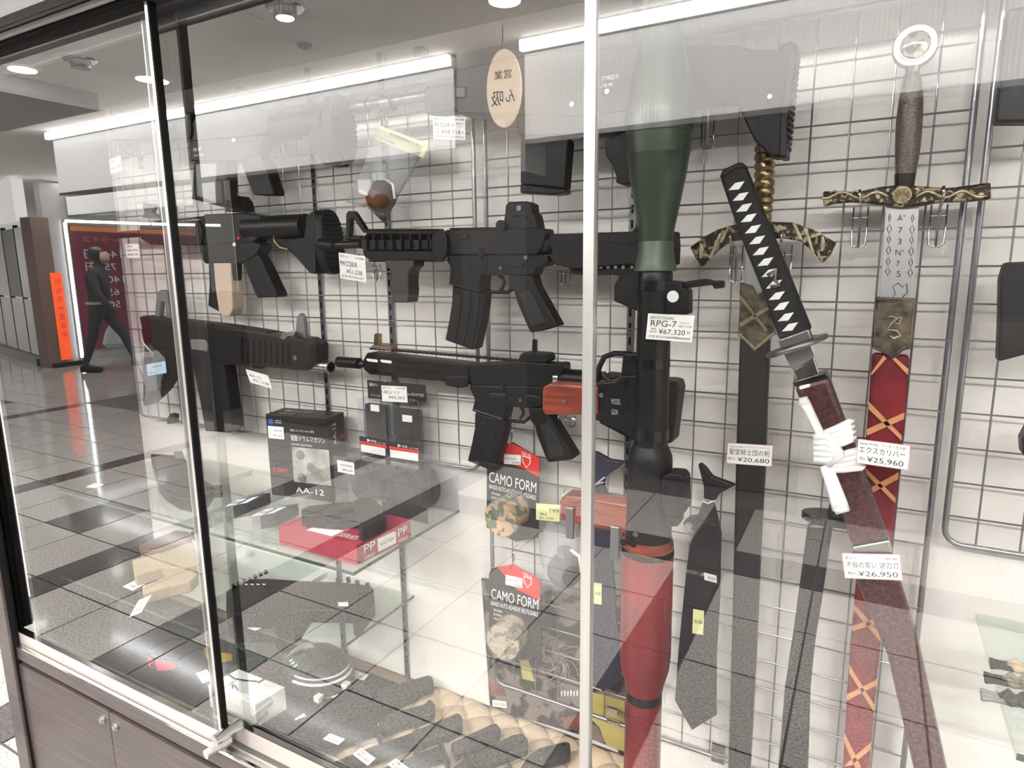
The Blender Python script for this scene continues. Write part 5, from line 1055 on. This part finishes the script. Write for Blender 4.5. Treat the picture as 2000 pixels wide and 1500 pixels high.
for u, v in ((.54, .46), (.70, .60), (.54, .74)): c_ = L + (C - L) * u + Vector((0, 0, h * (1 - v))); n_ = (C - L).cross(Vector((0, 0, 1))).normalized(); lathe('drum_hole', [(c_ + n_ * .001, .011), (c_ + n_ * .0018, .011)], GREYP, g, 20)
face_letters(g, C, Rr, h, [('3,000', .5, .95, .30, .07)], INKR, 'red_lettering'); a_ = C + (Rr - C) * .18; letters('side_lettering', a_ + Vector((0, 0, h * .66)), Vector((0, 0, h * .26)), (Rr - C) * .3, [('AA-12', 0, 1, .9, .9)], INKW, g, .0008)
t0 = L + Vector((0, 0, h)); letters('top_lettering', t0 + (Rr - C), (C - L), -(Rr - C), [('電動ショットガン', .15, .6, .5, .25), ('AA-12', .15, .4, .85, .25)], INKW, g, .0008)
a_ = t0 + (C - L) * .03 - Vector((0, 0, h * .14)); lathe('logo', [(t0 + (C - L) * .09 + Vector((0, 0, -h * .085)) + n_ * .0006, .007), (t0 + (C - L) * .09 + Vector((0, 0, -h * .085)) + n_ * .0012, .007)], INKB, g, 20)
card('sticker', 'white price sticker', a_ + n_ * .001, a_ + (C - L) * .26 + n_ * .001, a_ - Vector((0, 0, h * .15)) + n_ * .001, [('DRUM', .4, .9, .4, .2), ('¥9,262', .3, .9, .8, .25)], parent=g)
# twin drum pack
C, L, Rr = PZ(839, 1024, zs), PZ(656, 985, zs), PZ(889, 1003, zs); h = height(C, 921); hT = h
Rr = C + (Rr - C).normalized() * .085
g = thing('drum_magazine_pack', 'long clear plastic pack holding twin black drum magazines', 'package', C)
para('clear_box', C, L, Rr, h, CLR, g)
ux = (C - L).normalized(); uy = (Rr - C).normalized()
for f in (.27, .73):
    c_ = L + (C - L) * f + uy * .012 + Vector((0, 0, h * .52)); r_ = min(h * .45, (C - L).length * .23)
    lathe('drum', [(c_, r_ * .93), (c_ + uy * .004, r_), (c_ + uy * .05, r_), (c_ + uy * .054, r_ * .93)], BLK2, g, 36); lathe('drum_rim', [(c_ - uy * .003, r_ * .72), (c_ - uy * .0002, r_ * .75)], BLK3, g, 36)
c_ = (L + C) / 2 + uy * .03; para('magazine_tower', c_ + ux * .018 + Vector((0, 0, h * .1)), c_ - ux * .018 + Vector((0, 0, h * .1)), c_ + ux * .018 + uy * .025 + Vector((0, 0, h * .1)), h * .85, BLK2, g)
quad_on(g, 'header_print', L, C, h, .52, .70, .99, .99, DKCARD, .001); face_letters(g, L, C, h, [('Twin Drum Magazine 1200', .54, .96, .90, .11), ('M4用 ツインドラムマガジン', .66, .96, .80, .05)], INKW)
face_letters(g, L, C, h, [('電動 1200 連', .8, .96, .75, .045)], INKB, 'blue_lettering')
a_ = L + (C - L) * .05 + Vector((0, 0, h * .93)) - uy * .001; card('sticker', 'white price sticker', a_, a_ + (C - L) * .19, a_ - Vector((0, 0, h * .24)), [('DRUMMAG', .2, .9, .4, .2), ('¥8,228', .3, .9, .8, .25)], parent=g)
# two magazine packs standing on it
zt2 = zs + hT + .0006
C, L, M_, Rr = PZ(823, 905, zt2), PZ(703, 884, zt2), PZ(760, 895, zt2), PZ(845, 893, zt2); h = height(C, 796)
Rv = (Rr - C).normalized() * .045
for nm, lb, a, b, tx, tl_ in (('magazine_pack', 'clear pack with M4 card and dark magazine on the twin drum pack', L, M_ - (M_ - L) * .03, 'M4', 0), ('magazine_pack', 'clear pack with AK card and dark magazine on the twin drum pack', M_, C, 'AK', .1)):
    g = thing(nm, lb, 'package', b); hh = h if tx == 'AK' else h * 1.02
    para('clear_box', b, a, b + Rv, hh, CLR, g)
    ux = b - a; m0 = a + ux * .12 + Rv * .3; para('magazine', m0 + ux * .75, m0, m0 + ux * .75 + Rv * .4, hh * .9, BLK2, g, .003)
    quad_on(g, 'card', a, b, hh, .02, .68, .96, .99, INK, .0007); quad_on(g, 'card_red', a, b, hh, .02, .77, .96, .82, INKR, .0009); quad_on(g, 'card_white', a, b, hh, .05, .83, .92, .97, PAPER, .0009)
    face_letters(g, a, b, hh, [('▶' + tx, .3, .62, .76, .07), ('シリーズ用', .66, .92, .76, .035)], INKW); face_letters(g, a, b, hh, [('■ ● ■ ■', .12, .6, .89, .03), ('■ ■ ● ■', .15, .8, .95, .03)], INK, 'small_lettering')
    quad_on(g, 'price_sticker', a, b, hh, .48, .06 + tl_, .78, .18 + tl_, PAPER, .0009)
t = thing('adapter_pack', 'dark printed adapter header card hung behind the magazine packs', 'package', P(770, 770, 1.05))
prism('header_card', e1([(1142, 45), (1580, 85), (1588, 214), (1150, 184)]), 1.05, .0012, DKCARD, t, 0)
q = [P(x, y, 1.0485) for x, y in e1([(1150, 50), (1580, 90), (1150, 184)])]; letters('lettering', q[0], q[1] - q[0], q[2] - q[0], [('電動ガン', .02, .18, .28, .2), ('Magazine ADAPTER', .55, .98, .6, .22), ('ツインドラム', .05, .24, .85, .14), ('アダプター', .6, .9, .9, .14)], INKW, t)
rod('hang_hook', P(752, 745, 1.045), P(752, 745, 1.07), .0012, CHROME, t, n=6)
# small clear packs with blue labels
for lb, Lp, Cp, Bp in (('small clear pack with blue label lying toward the dark end panel', (441, 1022), (484, 1014), (556, 974)), ('small clear pack with blue label leaning on the crimson box', (493, 1042), (537, 1035), (612, 996))):
    L, C, B_ = PZ(*Lp, zs), PZ(*Cp, zs), PZ(*Bp, zs); dv = (B_ - C); h = .035; g = thing('parts_pack', lb, 'package', C, 'small clear packs on the upper shelf')
    para('clear_box', C, L, C + dv, h, CLR, g); para('part', C + dv * .12 - (C - L) * .15 + Vector((0, 0, .002)), L + dv * .12 + (C - L) * .15 + Vector((0, 0, .002)), C + dv * .7 - (C - L) * .15 + Vector((0, 0, .002)), h * .75, BLK2, g)
    t0 = L + Vector((0, 0, h + .0006)); card('label', None, t0 + dv * .32, t0 + (C - L) + dv * .32, t0, [('BB', .1, .4, .7, .5)], parent=g); obj('blue_stripe', [t0 + (C - L) * u + dv * v + Vector((0, 0, .0005)) for u, v in ((.5, 0), (.68, 0), (.68, .32), (.5, .32))], [(0, 1, 2, 3)], INKB, g)
# crimson box and pistol
C, L, Rr = PZ(698, 1104, zs), PZ(546, 1063, zs), PZ(803.5, 1051, zs); h = height(C, 1064)
g = thing('pistol_box', 'flat crimson carton with white lettering on the upper shelf', 'box', C); para('carton', C, L, Rr, h, MAROONBOX, g)
face_letters(g, C, Rr, h, [('PP', .12, .32, .6, .6), ('SERIES', .12, .30, .9, .22), ('PP', .74, .92, .6, .6), ('SERIES', .74, .92, .9, .22)], INKW)
quad_on(g, 'emblem', C, Rr, h, .36, .2, .70, .85, PAPER); face_letters(g, C, Rr, h, [('WALTHER', .40, .66, .62, .24)], INK, 'emblem_lettering')
t0 = L + Vector((0, 0, h)); u_, v_ = C - L, Rr - C
letters('top_lettering', t0 + v_ * .5 + u_ * .55, u_ * .4, -v_ * .5, [('PP SERIES', .1, .9, .8, .3)], INKW, g, .0008); card('sticker', 'white price sticker', t0 + u_ * .34 + v_ * .26 + Vector((0, 0, .0006)), t0 + u_ * .66 + v_ * .26 + Vector((0, 0, .0006)), t0 + u_ * .34 + v_ * .06 + Vector((0, 0, .0006)), [], parent=g)
zp = zs + h + .001
g = thing('toy_pistol', 'small black toy pistol lying on the crimson carton', 'toy gun', PZ(690, 1010, zp))
lay('slide', e1([(645, 1020), (700, 990), (1030, 952), (1045, 1000), (900, 1040), (650, 1060)]), zp + .006, .022, BLK, g, .003)
lay('frame', e1([(650, 1055), (900, 1035), (1050, 1000), (1085, 1085), (1000, 1085), (900, 1095), (690, 1078)]), zp, .02, BLK, g, .002)
lay('grip', e1([(1030, 955), (1100, 925), (1180, 922), (1275, 1010), (1288, 1085), (1110, 1170), (1080, 1150), (1075, 1080)]), zp, .024, GRIPM, g, .004)
tube('trigger_guard', [PZ(*p, zp + .012) for p in e1([(820, 1085), (850, 1130), (900, 1140), (960, 1130), (980, 1085)])], .0025, BLK, g)
# dark submachine gun on the upper shelf, tan carbine and black one on the lower
g = thing('toy_submachine_gun', 'dark compact toy submachine gun lying on the upper shelf before the end panel', 'toy gun', PZ(360, 930, zs))
lay('body', e6([(780, 20), (985, 28), (1050, 100), (1130, 190), (1190, 225), (1150, 285), (1060, 320), (960, 300), (870, 245), (830, 200), (800, 80)]), zs, .03, BLK, g, .003); lay('muzzle', e6([(1180, 225), (1245, 222), (1245, 262), (1180, 268)]), zs + .008, .016, BLK3, g, .002); lay('sight', e6([(930, 5), (985, 0), (995, 25), (940, 30)]), zs + .028, .012, GREYP, g)
z2 = Z2 + .0004
g = thing('toy_carbine', 'tan and brown compact toy carbine lying on the lower shelf', 'toy gun', PZ(320, 1100, z2))
lay('brown_slide', e6([(702, 612), (945, 518), (1030, 528), (1050, 570), (850, 642), (720, 652)]), z2 + .02, .02, FDE, g, .003); lay('receiver', e6([(660, 712), (860, 655), (1045, 585), (1085, 660), (1110, 740), (1000, 760), (860, 760), (680, 810)]), z2, .03, TAN, g, .003)
lay('fore_end', e6([(725, 880), (870, 830), (1050, 770), (1090, 800), (1040, 850), (900, 880), (730, 935)]), z2, .028, TAN, g, .003); tube('trigger_guard', [PZ(*p, z2 + .02) for p in e6([(870, 700), (860, 740), (890, 765), (950, 755), (960, 700)])], .004, TAN, g); tube('stock_strut', [PZ(*p, z2 + .016) for p in e6([(965, 690), (1000, 770), (1040, 860), (1015, 885)])], .006, TAN, g); lay('muzzle', e6([(1040, 530), (1075, 508), (1090, 525), (1060, 560)]), z2 + .022, .014, BLK, g, .002)
g = thing('toy_submachine_gun', 'black toy submachine gun with top rails lying on the lower shelf', 'toy gun', PZ(560, 1190, z2))
lay('receiver', e4([(245, 290), (440, 200), (575, 195), (800, 212), (1090, 222), (1260, 235), (1380, 250), (1400, 350), (1240, 440), (920, 435), (640, 475), (300, 470), (245, 420)]), z2, .034, BLK, g, .004); lay('butt', e4([(1230, 400), (1330, 270), (1395, 262), (1408, 370), (1275, 540), (1235, 520)]), z2, .036, BLK2, g, .003); lay('grip', e4([(640, 480), (920, 435), (820, 580), (780, 600), (640, 560), (620, 525)]), z2, .03, BLK2, g, .003)
for i in range(7): lay('rail_tooth', e4([(285 + i * 42, 245 - i * 18), (312 + i * 42, 232 - i * 18), (322 + i * 42, 250 - i * 18), (296 + i * 42, 262 - i * 18)]), z2 + .034, .006, BLK3, g, .001)
for x, y in ((1100, 195), (1180, 190), (1250, 215), (1330, 235)): lay('rail_tooth', e4([(x, y), (x + 32, y - 8), (x + 42, y + 20), (x + 8, y + 26)]), z2 + .034, .007, BLK3, g, .001)
for i in range(6): lay('rail_gap', e4([(300 + i * 46, 240), (324 + i * 46, 242), (324 + i * 46, 248), (300 + i * 46, 247)]), z2 + .034, .0006, PAPER, g, 0)
lay('white_sticker', e4([(1120, 385), (1198, 382), (1202, 415), (1122, 415)]), z2 + .034, .0006, PAPER, g, 0)
# ================================================================== case floor: goggles, glasses, cards
zf = ZF + .0006
g = thing('full_face_goggles', 'dark full face goggles with white graphics lying on the case floor', 'goggles', PZ(612, 1330, zf))
def dome(nm, c, rx, ry, rz, m_, parent, a0=0, a1=math.pi, nb=14, na=26, cut=0.0, tilt=0.0, th=.004):
    vs = []; fs = []
    for sh in (1.0, 1.0 - th / max(rx, ry)):
        for i in range(nb + 1):
            p = cut + (math.pi / 2 - cut) * i / nb
            for j in range(na + 1):
                a = a0 + (a1 - a0) * j / na; vs.append(c + Vector((rx * sh * math.cos(p) * math.cos(a), ry * sh * math.cos(p) * math.sin(a), rz * sh * math.sin(p))))
    n1 = (nb + 1) * (na + 1)
    for s_ in (0, n1):
        for i in range(nb):
            for j in range(na): a = s_ + i * (na + 1) + j; q = (a, a + 1, a + na + 2, a + na + 1); fs.append(q if s_ == 0 else q[::-1])
    return obj(nm, vs, fs, m_, parent, smooth=True)
gc = PZ(622, 1322, zf); dome('shell', gc, .095, .075, .075, mat('charcoal_shell', (0.035, 0.035, 0.036), 0.5), g, 0, 2 * math.pi)
dome('lens', gc + Vector((-.004, -.002, .001)), .0965, .0765, .0765, mat('silver_lens', (0.75, 0.75, 0.75), 0.15, 0.6), g, math.radians(150), math.radians(215), cut=.45, nb=6)
S3 = lambda a, p, k=1.015: gc + Vector((.095 * k * math.cos(p) * math.cos(a), .075 * k * math.cos(p) * math.sin(a), .075 * k * math.sin(p)))
for p_, r_ in ((.55, .0022), (.40, .0034)): tube('white_stripe', [S3(math.radians(d_), p_) for d_ in range(-95, 30, 12)], r_, INKW, g, 6, flat=.5)
for d_ in (-130, -118, -106, 95, 107, 119): tube('white_mark', [S3(math.radians(d_), .75), S3(math.radians(d_ + 5), .86)], .0028, INKW, g, 5, flat=.5)
tube('strap', [gc + Vector((.07, .03, .02)), gc + Vector((.105, .0, .012)), gc + Vector((.1, -.05, .006)), gc + Vector((.05, -.075, .006))], .008, BLK2, g, flat=.4)
for p in ((.098, -.01, .014), (.07, -.068, .01)): box('strap_buckle', tuple(gc + Vector(p) - Vector((.008, .008, .006))), tuple(gc + Vector(p) + Vector((.008, .008, .008))), WHP, g, .001)
C, L, Rr = PZ(502, 1421, zf), PZ(411, 1381, zf), PZ(560, 1385, zf); h = height(C, 1376)
tag(para('white_riser', C, L, Rr, h, WHP, None, .001), 'plain white display block standing on the case floor', 'display block')
zw = zf + h + .001; cc = (L + Rr) / 2; u_ = (C - L).normalized(); v_ = Vector((-u_.y, u_.x, 0))
def glasses(lbl, c, u, v, z, lens, frame, s=1.0, bagged=False):
    g = thing('safety_glasses', lbl, 'glasses', Vector((c.x, c.y, z)))
    q = lambda a, b, e: Vector((c.x, c.y, z)) + (u * a + v * b) * s + Vector((0, 0, e * s))
    for sg_ in (-1, 1):
        vs = []; 
        for i in range(9):
            t_ = i / 8; x = sg_ * (.008 + .056 * t_); y = -.035 + .022 * t_ * t_
            vs += [q(x, y, .004 + .008 * t_), q(x, y + .004, .042 - .008 * t_ * t_)]
        obj('lens', vs + [p + v * .0018 for p in vs], [(2 * i, 2 * i + 2, 2 * i + 3, 2 * i + 1) for i in range(8)] + [(18 + 2 * i + 1, 18 + 2 * i + 3, 18 + 2 * i + 2, 18 + 2 * i) for i in range(8)], lens, g, smooth=True)
        tube('temple', [q(sg_ * .064, -.012, .036), q(sg_ * .066, .03, .034), q(sg_ * .062, .075, .03), q(sg_ * .058, .1, .012)], .0028 * s, frame, g)
    tube('brow_bar', [q(-.064, -.013, .04), q(-.03, -.03, .044), q(0, -.036, .044), q(.03, -.03, .044), q(.064, -.013, .04)], .002 * s, frame, g)
    tube('nose_bridge', [q(-.01, -.036, .012), q(-.006, -.038, .024), q(.006, -.038, .024), q(.01, -.036, .012)], .002 * s, frame, g)
glasses('clear safety glasses with dark arms resting on the white display block', cc, u_, v_, zw, CLR, BLK3, .8)
c_ = PZ(322, 1298, zf); glasses('red lens glasses lying on the black floor mat', c_, u_, v_, zf, mat('red_lens', (0.5, 0.02, 0.06), 0.2), BLACKGAP, .8)
c_ = PZ(372, 1292, zf); glasses('amber lens glasses lying on the black floor mat', c_ + Vector((.05, .05, 0)), u_, v_, zf, mat('amber_lens', (0.35, 0.22, 0.03), 0.2), BLACKGAP, .8)
g = thing('folded_pouch', 'grey folded fabric pouch on the case floor behind the lock', 'pouch', PZ(400, 1405, zf))
lay('body', e7([(1465, 770), (1500, 735), (1560, 720), (1640, 760), (1700, 780), (1695, 835), (1600, 840), (1500, 820)]), zf, .02, mat('grey_cloth', (0.2, 0.2, 0.19), 0.9, bump=.6, bscale=300), g, .006); tube('strap', [PZ(*p, zf + .022) for p in e7([(1490, 790), (1560, 750), (1650, 800)])], .004, BLACKGAP, g)
FG = 'white price cards lying on the case floor'
for lb, fr, pts, z, tx in (('white price card lying before the black submachine gun', e4, [(430, 495), (590, 550), (315, 548)], z2, '¥21,780'), ('white price card beside the strap of the full face goggles', e4, [(1225, 910), (1362, 950), (1182, 955)], zf, '¥5,500'), ('pink edged price card before the full face goggles', e4, [(1010, 1048), (1130, 1105), (943, 1098)], zf, '¥2,200'), ('white price card lying on the sheath of the longest knife', e4, [(852, 1252), (932, 1325), (780, 1298)], zf + .028, '¥2,200'), ('white price card beside the white display block', e4, [(95, 908), (150, 985), (10, 940)], zf, '¥3,278'), ('white price card lying on the knife with curled pommel', e5, [(325, 475), (418, 510), (283, 510)], zf + .05, '¥2,530'), ('white price card lying on the knife with a holed pommel', e5, [(515, 562), (605, 628), (467, 605)], zf + .05, '¥2,530'), ('white price card lying on the knife with a dark guard', e5, [(728, 628), (812, 690), (677, 665)], zf + .05, '¥2,530'), ('white price card lying beside the tan carbine', e6, [(688, 840), (750, 865), (600, 885)], z2, '¥19,800'), ('white price card beside the compact submachine gun on the upper shelf', e6, [(415, 212), (478, 218), (360, 236)], zs, '¥29,800')):
    zcard('price_card', lb, fr(pts), z + .001, [('特価品', .1, .5, .35, .22), (tx, .15, .85, .78, .36)], edge=PAPERP if 'pink' in lb else None)
pcard('price_card', 'white price card leaning on the front edge of the lower shelf', e6([(705, 972), (785, 940), (640, 1085)]), .762, [('特価品', .2, .6, .35, .18), ('¥24,800', .15, .85, .75, .26)])
# quilted cushion with knives
A_, B_, C_ = PZ(854, 1346, zf), PZ(1250, 1494, zf), PZ(592, 1505, zf); C_.y = max(C_.y, .775); D_ = Vector((B_.x + .05, .775, zf))
nu, nv_ = 230, 150; vs = []; fs = []; Lu, Lv = (B_ - A_).length, (C_ - A_).length
for i in range(nu + 1):
    for j in range(nv_ + 1):
        u, v = i / nu, j / nv_; x, y = u * Lu, v * Lv; a = (x + y) / .034; b = (x - y) / .034
        hgt = .009 + .015 * (abs(math.sin(a * math.pi / 2)) * abs(math.sin(b * math.pi / 2))) ** .33
        e_ = min(u, 1 - u, v, 1 - v) * 14; hgt *= min(1, e_) ** .5
        vs.append(A_ * (1 - u) * (1 - v) + B_ * u * (1 - v) + C_ * (1 - u) * v + D_ * u * v + Vector((0, 0, hgt)))
for i in range(nu):
    for j in range(nv_): a = i * (nv_ + 1) + j; fs.append((a, a + nv_ + 1, a + nv_ + 2, a + 1)[::-1])
k = len(vs); vs += [A_, B_, D_, C_]; fs.append((k, k + 1, k + 2, k + 3))
o = tag(obj('quilted_cushion', vs, fs, QUILT, None, smooth=True), 'beige diamond quilted cushion under the row of knives', 'cushion')
if o.data.polygons[0].normal.z < 0: o.data.flip_normals()
zk = zf + .0245
KN = [('longest sheathed knife with plain grey grip beside the cushion', [(840, 140), (930, 115), (955, 130), (965, 190), (900, 205), (740, 262), (640, 288), (590, 215), (700, 180)], [(575, 212), (592, 206), (640, 292), (620, 298)], [(600, 225), (632, 292), (400, 380), (60, 470), (0, 505), (0, 440), (200, 360), (400, 290)], zk),
      ('knife with curled pommel and wide crossguard on the quilt', [(690, 350), (900, 292), (935, 258), (968, 290), (970, 345), (900, 372), (720, 430), (650, 455), (620, 402)], [(578, 375), (596, 365), (648, 490), (625, 500)], [(600, 400), (630, 460), (470, 515), (310, 575), (250, 562), (230, 545), (330, 500), (480, 440)], zk),
      ('knife with a holed round pommel on the quilt', [(820, 460), (1000, 390), (1105, 345), (1130, 360), (1138, 430), (1110, 450), (920, 520), (850, 542)], [(800, 478), (822, 470), (856, 565), (835, 572)], [(806, 480), (842, 546), (600, 640), (400, 690), (250, 720), (280, 688), (420, 620), (600, 550)], zk),
      ('slim gripped knife with dark crossguard on the quilt', [(1060, 530), (1310, 415), (1345, 408), (1368, 440), (1362, 470), (1250, 530), (1090, 602)], [(985, 525), (1010, 515), (1062, 640), (1035, 648)], [(990, 550), (1038, 622), (850, 690), (600, 740), (640, 690), (760, 640)], zk),
      ('thick gripped knife with long crossguard on the quilt', [(1190, 600), (1440, 480), (1500, 468), (1538, 510), (1535, 560), (1400, 612), (1240, 672)], [(1143, 578), (1165, 570), (1245, 690), (1215, 695)], [(1155, 616), (1220, 690), (1080, 745), (1060, 700)], zk),
      ('black gripped knife beside the aluminium door edge', [(1530, 612), (1600, 560), (1760, 520), (1792, 525), (1797, 600), (1720, 625), (1580, 670), (1540, 700), (1470, 705)], [(1398, 650), (1420, 642), (1460, 720), (1435, 725)], [(1410, 670), (1450, 725), (1300, 800), (1200, 800)], zk)]
GRK = mat('rubber_grip', (0.03, 0.03, 0.032), 0.6, bump=.4, bscale=400)
for lb, ha, gu, bl, z in KN:
    g = thing('toy_knife', lb, 'toy knife', PZ(*e5([gu[0]])[0], z)); lay('grip', e5(ha), z + .001, .02, GRK, g, .005); lay('crossguard', e5(gu), z + .001, .024, BLK3, g, .002); lay('blade', e5(bl), z + .004, .012, BLK, g, .002)
    if 'holed' in lb or 'black' in lb or 'thick' in lb:
        x, y = max(ha, key=lambda p: p[0] - p[1] * .5); cz_ = PZ(*e5([(x - 40, y + 20)])[0], z + .0212); lathe('lanyard_hole', [(cz_, .003), (cz_ + Vector((0, 0, .0005)), .003)], BLACKGAP, g, 12)
# braided cords on the small shelf
for i, (px, py, m_, lb) in enumerate(((1962, 1300, TAN, 'tan braided cord bracelet on the small glass shelf'), (1952, 1328, mat('khaki_cord', (0.16, 0.14, 0.09), .8), 'khaki braided cord bracelet on the small glass shelf'), (1946, 1362, BLK2, 'black braided cord bracelet with grey clasp on the small glass shelf'))):
    a = PZ(px, py, zr_ + .013); d_ = Vector((1, .12, 0)).normalized(); g = thing('cord_bracelet', lb, 'bracelet', a - Vector((0, 0, .012)))
    for k in range(9):
        for s_ in (-1, 1): c_ = a + d_ * (k * .014 + .012) + Vector((0, s_ * .005, 0)); tube('knot', [c_ + Vector((-.006, -s_ * .005, 0)), c_ + Vector((0, s_ * .003, .003)), c_ + Vector((.007, -s_ * .005, 0))], .006, m_, g, 8)
    for k in (-1, 0, 1): tube('clasp_prong', [a + d_ * .012 + Vector((0, k * .005, 0)), a - d_ * .006 + Vector((0, k * .006, 0)), a - d_ * .015 + Vector((0, k * .008, 0))], [.004, .0028, .0034], GREYP if i == 2 else BLACKGAP, g, 8)
bpy.data.scenes.remove(TS)
